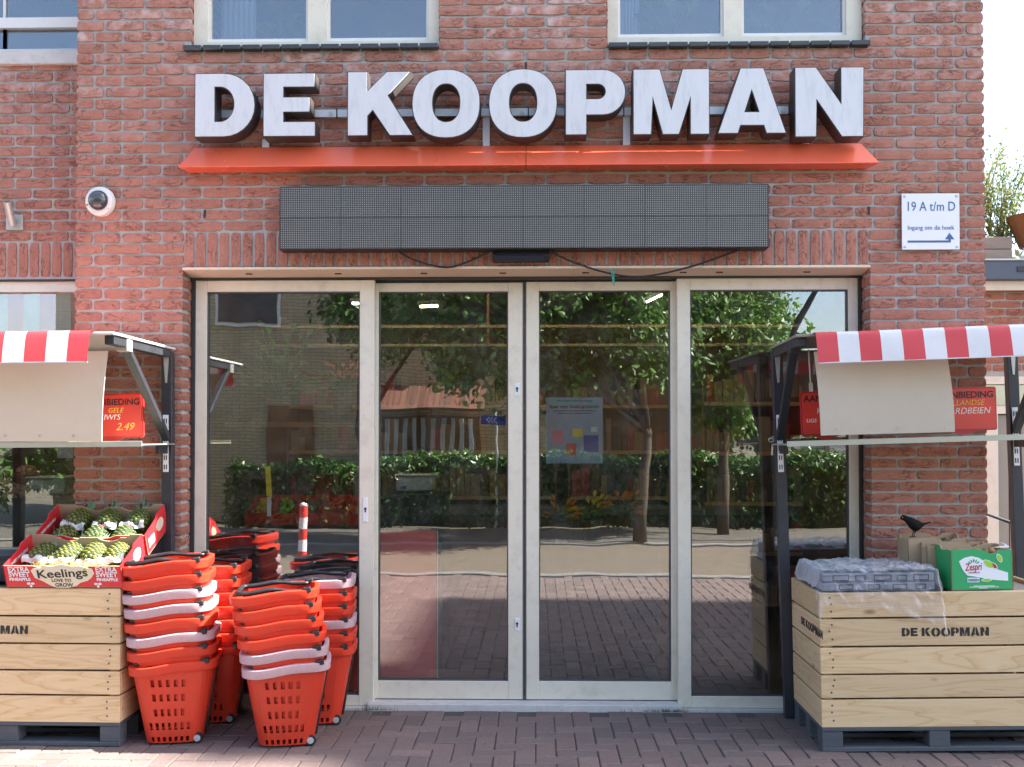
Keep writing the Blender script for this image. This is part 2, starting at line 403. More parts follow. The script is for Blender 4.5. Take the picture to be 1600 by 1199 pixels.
#@@SETTING
# ------------------------------------------------------------------ ground
build('ground', (lambda b: (b.quad([(-150, -150, -.09), (150, -150, -.09), (150, 150, -.09), (-150, 150, -.09)]), b)[1])(MB()), m_soil, kind='structure')
pave = boxo('pavement', (-9, 9, -5.2, .9, -.085, -.008), m_joint, kind='structure')
boxo('road', (-40, 40, -8.5, -5.35, -.085, -.02), m_road, kind='structure')
boxo('far_pavement', (-40, 40, -11.0, -8.65, -.085, .0), m_farpave, kind='structure')
for nm, y0 in (('kerb_near', -5.35), ('kerb_far', -8.65)):
    boxo(nm, (-40, 40, y0, y0 + .148, -.085, .015), m_kerb, kind='structure', bevel=.01)
PW = .1
def paver_mesh(l, w, seed):
    r = random.Random(seed); b = MB(); j = lambda a=.0015: r.uniform(-a, a)
    x, y = l / 2 - .0025, w / 2 - .0025; c = .004
    lo = [(-x, -y), (x, -y), (x, y), (-x, y)]
    lo = [(a + j(), d + j()) for a, d in lo]
    tilt = (j(.006), j(.012))
    top = [(a - math.copysign(c, a), d - math.copysign(c, d)) for a, d in lo]
    zz = lambda a, d, z: z + a * tilt[0] + d * tilt[1]
    b.loft([[(a, d, -.05) for a, d in lo], [(a, d, zz(a, d, -.004)) for a, d in lo], [(a, d, zz(a, d, 0)) for a, d in top]], cap0=False)
    return b
pvar = [paver_mesh(.2, .1, i) for i in range(10)]
pmesh = [p.mesh('paver', m_paver) for p in pvar]
rest = MB()
for iy in range(-53, 2):
    for ix in range(-60, 61):
        c = (ix - iy) % 4
        if c == 0: px, py, rz = (ix + 1) * PW, (iy + .5) * PW, 0
        elif c == 2: px, py, rz = (ix + .5) * PW, iy * PW, math.pi / 2
        else: continue
        if not -5.15 < py < .09: continue
        k = rnd.randrange(10); dz = rnd.uniform(-.0025, .001)
        vis = py > -.98 and abs(px) < 2.55 and (py < -.52 or -2.0 < px < 1.42)
        if vis and abs(px) < 2.4 + (-py - .9) * .4:
            link('paver', pmesh[k], pave, (px, py, dz), (0, 0, rz))
        else:
            n = len(rest.v); cs, sn = (1, 0) if rz == 0 else (0, 1)
            rest.v += [(x * cs - y * sn + px, x * sn + y * cs + py, z + dz) for x, y, z in pvar[k].v]
            rest.f += [tuple(i + n for i in f) for f in pvar[k].f]; rest.m += pvar[k].m
o = link('paver_field', rest.mesh('paver_field', m_paver, fix=False), pave, kind='stuff')

# ------------------------------------------------------------------ brickwork
BH, PITCH = .0625, .2225
def brick_mb(L, seed, D=.095, H=.0505):
    r = random.Random(seed); b = MB(); nx, nz = 6, 3
    w = [r.uniform(-.0013, .0013) for _ in range(60)]; k = iter(w * 9)
    front = []
    for iz in range(nz):
        row = []
        for ix in range(nx):
            u, v = ix / (nx - 1), iz / (nz - 1)
            e = (ix in (0, nx - 1)) + (iz in (0, nz - 1))
            cx = .0035 if (e == 2) else 0
            row.append((L * u + next(k) * (1.2 if ix in (0, 5) else 1) + (cx if ix == 0 else -cx if ix == nx - 1 else 0),
                        (0.0021 if e else -.0003) + next(k) * .9, H * v + next(k) * (1.1 if iz != 1 else 3) + (cx if iz == 0 else -cx if iz == 2 else 0)))
        front.append(row)
    n = len(b.v)
    for row in front: b.v += row
    for iz in range(nz - 1):
        for ix in range(nx - 1):
            a = n + iz * nx + ix; b.f.append((a, a + 1, a + 1 + nx, a + nx)); b.m.append(0)
    ring = [(0, i) for i in range(nx)] + [(j, nx - 1) for j in range(1, nz)] + [(nz - 1, i) for i in range(nx - 2, -1, -1)] + [(j, 0) for j in range(nz - 2, 0, -1)]
    n2 = len(b.v)
    for jz, ix in ring:
        p = front[jz][ix]; b.v.append((p[0], D, p[2]))
    for q in range(len(ring)):
        a = n + ring[q][0] * nx + ring[q][1]; q2 = (q + 1) % len(ring); c = n + ring[q2][0] * nx + ring[q2][1]
        b.f.append((c, a, n2 + q, n2 + q2)); b.m.append(0)
    return b
LENS = (.21, .145, .095, .05)
bvar = {L: [brick_mb(L, int(L * 1000) + 7 * i) for i in range(9 if L == .21 else 4)] for L in LENS}
bmesh_ = {}
def get_mesh(L, i, m):
    if (L, i, m.name) not in bmesh_: bmesh_[(L, i, m.name)] = bvar[L][i].mesh('brick', m, smooth=False)
    return bmesh_[(L, i, m.name)]
def courses(x0, x1, z0, z1, holes, left_flush=True, right_flush=True):
    """brick slots (x, z, length) laid in half bond between x0 and x1, cut round the holes (x0, x1, z0, z1)"""
    out = []; ZO = -.0305; n0 = math.ceil((z0 - ZO) / BH - 1e-6) - (1 if z0 == 0 else 0); n1 = math.ceil((z1 - ZO) / BH - 1e-6)
    for n in range(n0, n1):
        z = n * BH + ZO
        cuts = []
        if n % 2 == 0: cuts = [x0, x0 + .10, x0 + .257]; end = [x1 - .257, x1 - .10, x1]
        else: cuts = [x0, x0 + .157]; end = [x1 - .157, x1]
        a, b = cuts[-1], end[0]; k = max(1, round((b - a) / PITCH))
        cuts += [a + (b - a) * i / k for i in range(1, k)] + end
        segs = [(cuts[i] + (.006 if i else 0), cuts[i + 1] - (.006 if i < len(cuts) - 2 else 0)) for i in range(len(cuts) - 1)]
        for h in holes:
            if h[2] - .02 < z + BH / 2 < h[3] + .02:
                ns = []
                for s in segs:
                    if s[1] <= h[0] or s[0] >= h[1]: ns.append(s); continue
                    if s[0] < h[0] - .02: ns.append((s[0], h[0]))
                    if s[1] > h[1] + .02: ns.append((h[1], s[1]))
                segs = [(h[1] if 0 < q[0] - h[1] < .075 else q[0], h[0] if 0 < h[0] - q[1] < .075 else q[1]) for q in ns if q[1] - q[0] > .028]
        for s in segs:
            if s[1] - s[0] > .025: out.append((s[0], z + .006, s[1] - s[0]))
    return out
def lay(slots, m, wall, y, inview, cap=300):
    """the bricks in view as objects under the wall, the rest of them as one piece"""
    ok = sorted([s for s in slots if inview(s)], key=lambda s: (-s[2] > -.19, rnd.random()))
    single = set(ok[:cap]); rest = MB()
    for s in slots:
        L = min(LENS, key=lambda l: abs(l - s[2])); i = rnd.randrange(len(bvar[L])); f = s[2] / L
        loc = (s[0], y + rnd.uniform(-.002, .002), s[1] + rnd.uniform(-.0012, .0012)); ry = rnd.uniform(-.006, .006) if s[2] > .1 else 0
        if s in single:
            o = link('brick', get_mesh(L, i, m), wall, loc, (0, ry, 0)); o.scale = (f, 1, 1)
        else:
            n = len(rest.v); rest.v += [(p[0] * f + loc[0], p[1] + loc[1], p[2] + loc[2] - p[0] * math.sin(ry)) for p in bvar[L][i].v]
            rest.f += [tuple(q + n for q in fc) for fc in bvar[L][i].f]; rest.m += bvar[L][i].m
    if rest.v: link('brickwork', rest.mesh('brickwork', m, fix=False), wall, kind='stuff')

# main block -----------------------------------------------------------------
FL, FR, TOP = -2.554, 2.451, 6.2
OPX0, OPX1, OPZ = -1.949, 1.824, 2.455
W1 = (-1.914, -.534, 3.693, 5.2); W2 = (.402, 1.805, 3.690, 5.2)
shop = thing('shop_building', 'red brick shop building with wide glass entrance and two upper windows', 'building')
wl = MB(); e = .008
def slab(b, x0, x1, z0, z1, y0=.009, y1=.2): b.box(x0, x1, y0, y1, z0, z1)
slab(wl, FL + e, OPX0 - e, -.05, OPZ + e); slab(wl, OPX1 + e, FR - e, -.05, OPZ + e)
slab(wl, FL + e, FR - e, OPZ + e, W1[2] - e); slab(wl, FL + e, W1[0] - e, W1[2] - e, W1[3]); slab(wl, W1[1] + e, W2[0] - e, W1[2] - e, W1[3])
slab(wl, W2[1] + e, FR - e, W1[2] - e, W1[3]); slab(wl, FL + e, FR - e, W1[3], TOP)
wall = build('wall', wl, m_mortar, shop)
holes = [(OPX0, OPX1, -1, OPZ + .195), (W1[0], W1[1], 3.66, 5.2), (W2[0], W2[1], 3.655, 5.2), (W1[0] - .035, W1[1], 3.655, 3.72), (W2[0], W2[1] + .025, 3.65, 3.72)]
sl = courses(FL, FR, 0, 4.6, holes)
led_hide = lambda s: -1.3 < s[0] < 1.15 and 2.54 < s[1] < 2.86
lay(sl, m_brick, wall, 0, lambda s: s[1] < 3.96 and not led_hide(s) and not (s[1] < .95 and (s[0] < -1.9 or s[0] > 1.7)))
# soldier course over the entrance
sm = [bvar[.21][i].mesh('soldier_brick', m_brick) for i in range(9)]
ns = 58
for i in range(ns):
    x = OPX0 + (OPX1 - OPX0) * (i + .5) / ns
    o = link('soldier_brick', sm[rnd.randrange(9)], wall, (x + .0255, rnd.uniform(-.002, .002), OPZ - .004), (0, R(-90), 0)); o.scale = (.95, 1, 1.02)
# reveal bricks either side of the doors
rb = MB().box(-.047, .047, 0, .095, 0, .0505).mesh('reveal_brick', m_brick, bevel=.003)
for n in range(0, 40):
    for x in (OPX0 - .048, OPX1 + .048):
        if n * BH < OPZ - .03: link('reveal_brick', rb, wall, (x + rnd.uniform(-.002, .002), .106, n * BH + .006 - .0305))
for x, z in ((-1.83, 2.755), (1.821, 2.755), (-.05, 3.565)):
    boxo('weep_slot', (x - .005, x + .005, -.003, .02, z - .022, z + .022), m_ink, wall)
# shell of the block behind the facade
sh = MB(); sh.box(FL + .01, FL + .2, .2, 6.0, -.05, TOP); sh.box(FR - .2, FR - .01, .2, 6.0, -.05, TOP); sh.box(FL + .2, FR - .2, 5.8, 6.0, -.05, TOP)
build('side_walls', sh, m_red_far, shop)
boxo('roof', (FL - .02, FR + .02, -.02, 6.02, TOP, TOP + .15), m_dark, shop)
boxo('ceiling', (FL + .2, FR - .2, .2, 5.8, 2.62, 2.70), m_ceil, shop)
boxo('floor', (FL + .2, FR - .2, .3, 5.8, -.03, .004), m_floor, shop)
boxo('wall_lining', (FL + .201, FL + .215, .21, 5.79, .005, 2.61), m_brown_wood, shop); boxo('wall_lining', (FR - .215, FR - .201, .21, 5.79, .005, 2.61), m_brown_wood, shop)
boxo('rear_panelling', (FL + .2, FR - .2, 4.3, 4.36, .004, 2.62), m_brown_wood, shop)

# upper windows
def up_window(wx0, wx1, m0, m1, l_in, r_in, z0, pz):
    f = MB(); y0, y1 = .05, .12
    f.box(wx0, l_in, y0, y1, z0, 5.2); f.box(r_in, wx1, y0, y1, z0, 5.2); f.box(l_in, r_in, y0, y1, z0, pz - .012)
    f.box(m0, m1, y0, y1, pz - .012, 5.1); f.box(l_in, r_in, y0, y1, 5.1, 5.2)
    w = build('window', f, m_cream, shop)
    for a, b in ((l_in, m0), (m1, r_in)):
        s = MB(); s.box(a, b, .07, .11, pz - .012, pz + .012); s.box(a, a + .014, .07, .11, pz + .012, 5.1); s.box(b - .014, b, .07, .11, pz + .012, 5.1)
        build('sash', s, m_white, w)
        boxo('pane', (a + .01, b - .01, .088, .094, pz + .005, 5.1), m_glass_up, w)
    return w
w1 = up_window(W1[0], W1[1], -1.272, -1.165, -1.836, -.595, W1[2], 3.745)
w2 = up_window(W2[0], W2[1], 1.046, 1.147, .461, 1.721, W2[2], 3.752)
for w, x0, x1, z in ((w1, -1.95, -.53, 3.660), (w2, .40, 1.83, 3.655)):
    n = 13
    for i in range(n):
        d = (x1 - x0) / n
        b = MB(); b.loft([[(x0 + i * d + .004, -.035, z), (x0 + (i + 1) * d - .004, -.035, z), (x0 + (i + 1) * d - .004, .07, z), (x0 + i * d + .004, .07, z)],
                          [(x0 + i * d + .004, -.035, z + .026), (x0 + (i + 1) * d - .004, -.035, z + .026), (x0 + (i + 1) * d - .004, .07, z + .036), (x0 + i * d + .004, .07, z + .036)]])
        build('sill_tile', b, m_slate, w, bevel=.003, rot=(0, 0, 0))
# rooms upstairs
rm = MB(); rm.box(FL + .2, FR - .2, 2.0, 2.05, 2.7, 5.6); rm.box(-.3, .2, .2, 2.0, 2.7, 5.6); rm.box(FL + .2, FR - .2, .2, 2.05, 5.6, 5.65)
build('upper_rooms', rm, mat('room_wall', (.30, .31, .33), .9), shop)

# door surround, doors and fixed panels
fy = .15
fr = MB(); fr.box(OPX0 + .001, -1.929, fy - .012, .24, 0, 2.448); fr.box(1.806, OPX1 - .001, fy - .012, .24, 0, 2.448); fr.box(-1.929, 1.806, fy - .012, .24, 2.411, 2.448)
fr.box(-.93, .83, fy + .06, .262, 2.3985, 2.4105); build('door_surround', fr, m_dark, shop); boxo('door_header', (-1.93, 1.805, .263, .32, 2.36, 2.62), m_dark, shop)
so = MB(); so.loft([[(x, -.012, OPZ - .012), (x, fy, OPZ - .034), (x, fy, OPZ + .004), (x, -.012, OPZ + .002)] for x in (OPX0 - .001, OPX1 + .001)])
soff = build('soffit', so, m_soffit, shop, bevel=.002)
for x in (-1.6, -1.1, -.62, -.18, .28, .82, 1.02, 1.5):
    boxo('soffit_slot', (x - .018, x + .018, .06, .072, OPZ - .027, OPZ - .0215), m_ink, soff)
boxo('threshold', (-.94, .82, .11, .30, -.05, .032), m_conc, shop, bevel=.004)
boxo('plinth', (-1.94, -.941, .12, .26, -.05, .008), m_conc, shop); boxo('plinth', (.821, 1.82, .12, .26, -.05, .008), m_conc, shop)
def leaf(name, x0, x1, z0, z1, gx0, gx1, gz0, gz1, y, t=.05):
    f = MB(); f.box(x0, gx0, y, y + t, z0, z1); f.box(gx1, x1, y, y + t, z0, z1)
    f.box(gx0, gx1, y + .001, y + t, z0, gz0); f.box(gx0, gx1, y + .001, y + t, gz1, z1)
    d = build(name, f, m_cream, shop, bevel=.0025)
    g = MB(); w = .007
    for q in ((gx0, gx0 + w, gz0 + w, gz1 - w), (gx1 - w, gx1, gz0 + w, gz1 - w), (gx0, gx1, gz0, gz0 + w), (gx0, gx1, gz1 - w, gz1)):
        g.box(q[0], q[1], y + .008, y + t - .006, q[2], q[3])
    build('glazing_seal', g, m_seal, d)
    boxo('pane', (gx0 + .002, gx1 - .002, y + .022, y + .028, gz0 + .002, gz1 - .002), m_glass, d)
    return d
def lock(d, x, z, y, h=.055):
    boxo('lock_plate', (x - .014, x + .014, y - .004, y + .002, z - h, z + h), m_plate, d, bevel=.002)
    k = MB(); k.lathe([(.007, -.007), (.007, .0)], 12, 'y', (x, y, z + .006)); k.box(x - .0035, x + .0035, y - .0065, y, z - .014, z); build('keyhole', k, m_ink, d)
p1 = leaf('fixed_panel', -1.929, -.909, .010, 2.409, -1.863, -.992, .068, 2.344, fy)
d2 = leaf('sliding_door', -.930, -.070, .038, 2.399, -.893, -.154, .139, 2.349, fy + .052)
d3 = leaf('sliding_door', -.052, .812, .038, 2.403, .021, .766, .141, 2.352, fy + .052)
p4 = leaf('fixed_panel', .797, 1.806, .010, 2.412, .870, 1.752, .074, 2.346, fy)
lock(d2, -.103, 1.79, fy + .052, .036); lock(d2, -.103, .46, fy + .052, .036); lock(p1, -.957, 1.11, fy, .07)
br = MB(); br.box(-.0700, -.0625, fy + .05, fy + .10, .038, 2.40); br.box(-.0595, -.052, fy + .05, fy + .10, .038, 2.40); build('brush_seal', br, m_seal, shop)

# left wing --------------------------------------------------------------------
wing = thing('side_wing', 'set-back brick wing at the left edge with a pink striped blind in its window', 'building')
wy = .27; LX = -4.2
wb = MB()
wb.box(LX, FL - .001, wy + .009, wy + .2, 2.44, 3.69); wb.box(LX, -3.75, wy + .009, wy + .2, -.05, 2.44); boxo('lower_wall', (LX + .46, FL - .001, wy + .009, wy + .2, -.05, .80), m_mortar, wing); 
boxo('parapet', (LX, FL - .001, wy + .009, wy + .2, 5.4, 6.2), m_red_far, wing)
wwall = build('wall', wb, m_mortar, wing)
sl = courses(LX, FL - .002, 2.650, 3.66, []) 
lay(sl, m_brick, wwall, wy, lambda s: s[0] > -3.3)
for i in range(24):
    o = link('soldier_brick', sm[rnd.randrange(9)], wwall, (FL - .036 - i * .0655 + .0255, wy, 2.452), (0, R(-90), 0)); o.scale = (.95, 1, 1.02)
sl = courses(LX, FL - .002, 0, .80, []); lay(sl, m_brick, wwall, wy, lambda s: False)
boxo('concrete_sill', (LX, FL - .002, wy - .03, wy + .2, 3.69, 3.772), m_conc, wing, bevel=.004)
f = MB(); f.box(LX, FL - .002, wy + .03, wy + .09, 3.772, 3.80); f.box(LX, FL - .002, wy + .025, wy + .09, 3.925, 3.985); f.box(-3.14, -3.125, wy + .05, wy + .09, 3.80, 5.3); f.box(-3.14, -3.125, wy + .05, wy + .09, 3.78, 3.925)
uw = build('window', f, m_white, wing); boxo('pane', (LX, FL - .004, wy + .06, wy + .066, 3.80, 5.4), m_glass_up, uw)
f = MB(); f.box(-3.75, FL - .002, wy + .03, wy + .10, 2.368, 2.428); f.box(-3.75, -3.68, wy + .03, wy + .10, .80, 2.368); f.box(-3.68, FL - .002, wy + .02, wy + .12, .80, .87)
lw = build('window', f, m_cream, wing); boxo('pane', (-3.68, FL - .004, wy + .07, wy + .076, .87, 2.368), m_glass, lw)
boxo('window_head', (-3.75, FL - .002, wy + .015, wy + .11, 2.428, 2.452), m_dark, wing)
vb = MB()
for i in range(12): vb.box(-3.68 + i * .094, -3.68 + (i + 1) * .094, wy + .09, wy + .093, 2.06, 2.366, i % 2)
build('striped_blind', vb, [mat('blind_pink', (.78, .09, .16), .7, transl=.3), m_fabw], wing)
bk = MB(); bk.box(LX - .2, LX, wy + .2, 6, -.05, 6.2); bk.box(LX, FL, 5.9, 6, -.05, 6.2); 
boxo('interior_wall', (LX, FL, 2.4, 2.45, 0, 2.62), m_brown_wood, wing); boxo('interior_wall', (LX, FL, 2.0, 2.05, 2.7, 6.2), m_ceil, wing); boxo('ceiling', (LX, FL - .001, wy + .2, 6, 2.62, 2.7), m_ceil, wing)
build('side_walls', bk, m_red_far, wing)
boxo('roof', (LX - .2, FL - .025, wy - .02, 6.02, 6.2, 6.35), m_dark, wing)
r = random.Random(77); lt_ = MB()
for k in range(130):
    x, y = r.uniform(-2.4, 2.3), r.choice((r.uniform(-.95, .1), r.gauss(.07, .03))); y = min(y, .10); q = r.uniform(.002, .007); a = r.uniform(0, 6.28); c_, s_ = math.cos(a) * q, math.sin(a) * q
    lt_.quad([(x - c_, y - s_, .004), (x + s_ * .5, y - c_ * .5, .006 + q * .3), (x + c_, y + s_, .004), (x - s_ * .5, y + c_ * .5, .005)])
build('litter', lt_, mat('dry_bits', (.30, .24, .15), .8, rand=.6), label='scattered dry leaf bits and crumbs on the paving', cat='litter', kind='stuff')
wd = MB()
for k in range(170):
    x, y = r.choice((r.gauss(.74, .05), r.gauss(.70, .10), r.gauss(-.9, .05))), .100 + r.uniform(-.012, .008); h = r.uniform(.006, .028); wd.quad([(x, y, 0), (x + .003, y, 0), (x + r.uniform(-.01, .01), y + r.uniform(-.01, .004), h)])
build('weeds', wd, mat('moss', (.10, .13, .03), .8, rand=.4), label='tiny weeds growing along the door threshold', cat='weeds', kind='stuff')
#@@FACADE
# ------------------------------------------------------------------ things on the facade
def ell(cx, cy, a, b, n=40, p=2.25):
    o = []
    for i in range(n):
        t = 2 * math.pi * i / n; c, s = math.cos(t), math.sin(t)
        o.append((cx + a * math.copysign(abs(c) ** (2 / p), c), cy + b * math.copysign(abs(s) ** (2 / p), s)))
    return o
def arc(cx, cy, a, b, t0, t1, n=14): return [(cx + a * math.cos(R(t0 + (t1 - t0) * i / n)), cy + b * math.sin(R(t0 + (t1 - t0) * i / n))) for i in range(n + 1)]
# outlines, x right and y down, in units of 1/940 m, from the top left corner of each letter
GL = {
 'D': [[(0, 0), (120, 0)] + arc(150, 163, 160, 163, -90, 90) + [(0, 326)], [(106, 73), (120, 73)] + arc(130, 159, 70, 86, -90, 90) + [(106, 245)]],
 'E': [[(0, 0), (265, 0), (265, 74), (107, 74), (107, 121), (240, 121), (240, 201), (107, 201), (107, 246), (268, 246), (268, 324), (0, 324)]],
 'K': [[(0, 0), (104, 0), (104, 95), (199, 0), (326, 0), (209, 124), (337, 328), (214, 328), (129, 202), (106, 227), (106, 328), (0, 328)]],
 'O': [ell(173, 175, 173, 175), ell(174, 171, 67, 94)],
 'P': [[(0, 0), (190, 0)] + arc(190, 116, 115, 116, -90, 90) + [(110, 232), (110, 332), (0, 332)], [(110, 77), (165, 77)] + arc(165, 112, 35, 35, -90, 90) + [(110, 147)]],
 'M': [[(0, 0), (137, 0), (192, 195), (247, 0), (384, 0), (384, 333), (285, 333), (285, 165), (232, 333), (147, 333), (102, 165), (94, 333), (0, 333)]],
 'A': [[(115, 0), (233, 0), (345, 332), (243, 332), (230, 292), (117, 292), (105, 332), (0, 332)], [(172, 120), (140, 220), (205, 220)]],
 'N': [[(0, 0), (102, 0), (216, 168), (216, 0), (328, 0), (324, 334), (220, 334), (106, 164), (103, 334), (0, 334)]],
}
def glyph(ch, sc): return [[(x * sc, -y * sc) for x, y in p] for p in GL[ch]]
sign = thing('shop_sign', 'white block letters DE KOOPMAN standing on a long red bar above the entrance', 'sign', (-.05, 0, 2.95))
so_ = (.05, 0, -2.95)
U = 1 / 940
for ch, x, z in (('D', -1.834, 3.479), ('E', -1.463, 3.477), ('K', -1.008, 3.482), ('O', -.661, 3.491), ('O', -.249, 3.490), ('P', .160, 3.483), ('M', .521, 3.483), ('A', .969, 3.485), ('N', 1.379, 3.486)):
    g = glyph(ch, U * (1.055 if ch == 'N' else 1.0))
    b = link('letter', outline_mesh(g, .11, m_shell), sign, (x + so_[0], -.112, z + so_[2]), (R(90), 0, 0))
    fc = link('letter_face', outline_mesh(g, .006, m_letter, offset=-.0048), b, (0, 0, .056))
ra = MB(); ra.box(-1.75, 1.64, -.052, -.03, 3.275, 3.315); build('mounting_rail', ra, m_alu, sign, so_)
for x in (-1.485, -.268, .500, 1.475):
    b = MB(); b.box(x - .019, x + .019, -.029, -.012, 3.10, 3.275 if x > -1 else 3.16); build('bracket', b, m_alu, sign, so_)
for x in (-1.12, -.07, .45, 1.345, -1.42): 
    build('bolt', MB().lathe([(.011, -.058), (.011, -.052)], 12, 'y', (x, 0, 3.293)), m_galv, sign, so_)
    build('rail_joint', MB().box(x + .03, x + .036, -.056, -.029, 3.272, 3.318), m_ink, sign, so_)
for x0, x1, e0, e1 in ((-1.943, -.0515, 1, 0), (-.0485, 1.843, 0, 1)):
    b = MB(); zt, zb = 3.116, 2.987
    t0, t1 = x0 + (.064 if e0 else 0), x1 - (.072 if e1 else 0)
    b.loft([[(x0, -.11, zb), (x1, -.11, zb), (x1 - (.03 if e1 else 0), -.004, zb - .004), (x0 + (.03 if e0 else 0), -.004, zb - .004)],
            [(x0, -.11, zb + .004), (x1, -.11, zb + .004), (x1 - (.03 if e1 else 0), -.004, zb + .004), (x0 + (.03 if e0 else 0), -.004, zb + .004)],
            [(t0, -.03, zt), (t1, -.03, zt), (t1, -.004, zt), (t0, -.004, zt)]])
    build('red_bar', b, m_redbar, sign, so_, bevel=.0015)

led = thing('led_display', 'long dark grey dot-matrix display mounted under the red bar', 'display', (0, 0, 2.53))
hs = MB(); hs.box(-1.386, 1.253, -.112, -.012, .003, .348); hs.box(-1.2, -1.1, -.012, 0, .1, .25); hs.box(1.0, 1.1, -.012, 0, .1, .25); build('housing', hs, m_black, led, bevel=.003)
mw = 2.625 / 8
lm = MB().box(-mw / 2 + .0003, mw / 2 - .0003, -.006, .004, -.0835, .0835).mesh('led_module', m_led)
for i in range(8):
    for j in range(2): link('led_module', lm, led, (-1.379 + mw * (i + .5), -.115, .091 + j * .1685))
build('hinge_clip', MB().box(1.253, 1.268, -.07, -.03, .02, .06), m_blackm, led)

def cable(name, pts, label):
    out = []
    for i in range(len(pts) - 1):
        for k in range(8):
            t = k / 8; p0 = pts[max(i - 1, 0)]; p1, p2 = pts[i], pts[i + 1]; p3 = pts[min(i + 2, len(pts) - 1)]
            out.append(tuple(.5 * (2 * b + (c - a) * t + (2 * a - 5 * b + 4 * c - d) * t * t + (3 * b - a - 3 * c + d) * t ** 3) for a, b, c, d in zip(p0, p1, p2, p3)))
    out.append(pts[-1])
    build(name, MB().tube(out, .0055, 6), m_black, smooth=True, label=label, cat='cable')
cable('cable', [(-.775, -.05, 2.55), (-.66, -.03, 2.488), (-.49, -.03, 2.448), (-.36, -.03, 2.482), (-.235, -.06, 2.535)], 'short black cable sagging left of the black door sensor')
cable('cable', [(.06, -.06, 2.54), (.21, -.035, 2.472), (.42, -.035, 2.408), (.60, -.035, 2.395), (.86, -.035, 2.450), (1.12, -.05, 2.54)], 'long black cable sagging right of the black door sensor')
rb_ = MB(); rb_.tube([(.405, -.05, 2.43), (.42, -.055, 2.40), (.435, -.05, 2.43)], .006, 6); rb_.loft([[(.412, -.052, 2.41), (.43, -.052, 2.41), (.43, -.048, 2.41), (.412, -.048, 2.41)], [(.424, -.056, 2.34), (.431, -.056, 2.34), (.431, -.052, 2.34), (.424, -.052, 2.34)]])
build('ribbon', rb_, mat('teal_ribbon', (.02, .25, .19), .6), label='scrap of teal ribbon knotted on the long black cable', cat='ribbon')
sens = thing('door_sensor', 'black motion sensor box above the middle of the sliding doors', 'sensor', (-.078, 0, 2.475))
b = MB(); b.loft([[(x, -.01, .0), (x, -.055, .0), (x, -.075, .03), (x, -.06, .066), (x, -.01, .068)] for x in (-.155, .155)]); build('housing', b, m_black, sens, bevel=.004)
b = MB(); b.loft([[(x, -.058, -.002), (x, -.079, .026), (x, -.074, .036), (x, -.052, .006)] for x in (-.13, .13)]); build('lens_window', b, mat('sensor_lens', (.03, .035, .05), .12), sens)

dome = thing('security_camera', 'white dome security camera on the brick wall at the upper left', 'camera', (-2.406, 0, 2.824))
build('base', MB().lathe([(.082, -.002), (.082, -.02), (.078, -.034), (.062, -.042), (.055, -.043)], 36, 'y'), m_white, dome, rot=(R(4), 0, R(-6)), smooth=R(40))
g, t, b_, o_ = newmat('smoked_dome'); b_.inputs['Base Color'].default_value = (.05, .055, .06, 1); b_.inputs['Roughness'].default_value = .06; b_.inputs['Coat Weight'].default_value = .6
build('dome', MB().lathe([(.056, -.040)] + [(.056 * math.cos(R(a)), -.042 - .046 * math.sin(R(a))) for a in range(10, 90, 12)] + [(.001, -.088)], 28, 'y'), g, dome, smooth=True)
for a in (75, 200, 320): build('screw', MB().lathe([(.004, -.040), (.004, -.036)], 8, 'y', (.069 * math.cos(R(a)), 0, .069 * math.sin(R(a)))), m_ink, dome)

pl = thing('address_sign', 'white square plate reading 19 A t/m D with a blue arrow', 'sign', (2.147, 0, 2.69))
boxo('plate', (-.155, .155, -.022, -.016, -.153, .153), m_plate, pl, bevel=.001)
text('lettering', '19 A t/m D', .072, m_blue, pl, (0, -.0228, .058), width=.255)
text('lettering', 'Ingang om de hoek', .034, m_blue, pl, (0, -.0228, -.045), width=.25)
link('arrow', outline_mesh([[(-.125, -.115), (.107, -.115), (.107, -.098), (.126, -.098), (.1, -.062), (.076, -.098), (.094, -.098), (.094, -.104), (-.125, -.104)]], .001, m_blue), pl, (0, -.0228, 0), (R(90), 0, 0))
for x in (-.14, .14):
    for z in (-.138, .138): build('screw', MB().lathe([(.0075, -.016), (.0075, -.0235), (.004, -.0255)], 10, 'y', (x, 0, z)).lathe([(.006, 0), (.006, -.016)], 8, 'y', (x, 0, z)), m_galv, pl)

fl = thing('flag_holder', 'grey metal flagpole holder bolted to the wing wall at the left edge', 'holder', (-3.03, wy, 2.78))
boxo('base_plate', (-.05, .05, -.012, -.002, -.055, .035), m_galv, fl, bevel=.002)
build('socket', MB().lathe([(.022, 0), (.022, .14), (.017, .14), (.017, .1)], 14, 'z'), m_galv, fl, (.0, -.03, -.03), (R(32), 0, R(4)), smooth=R(40))

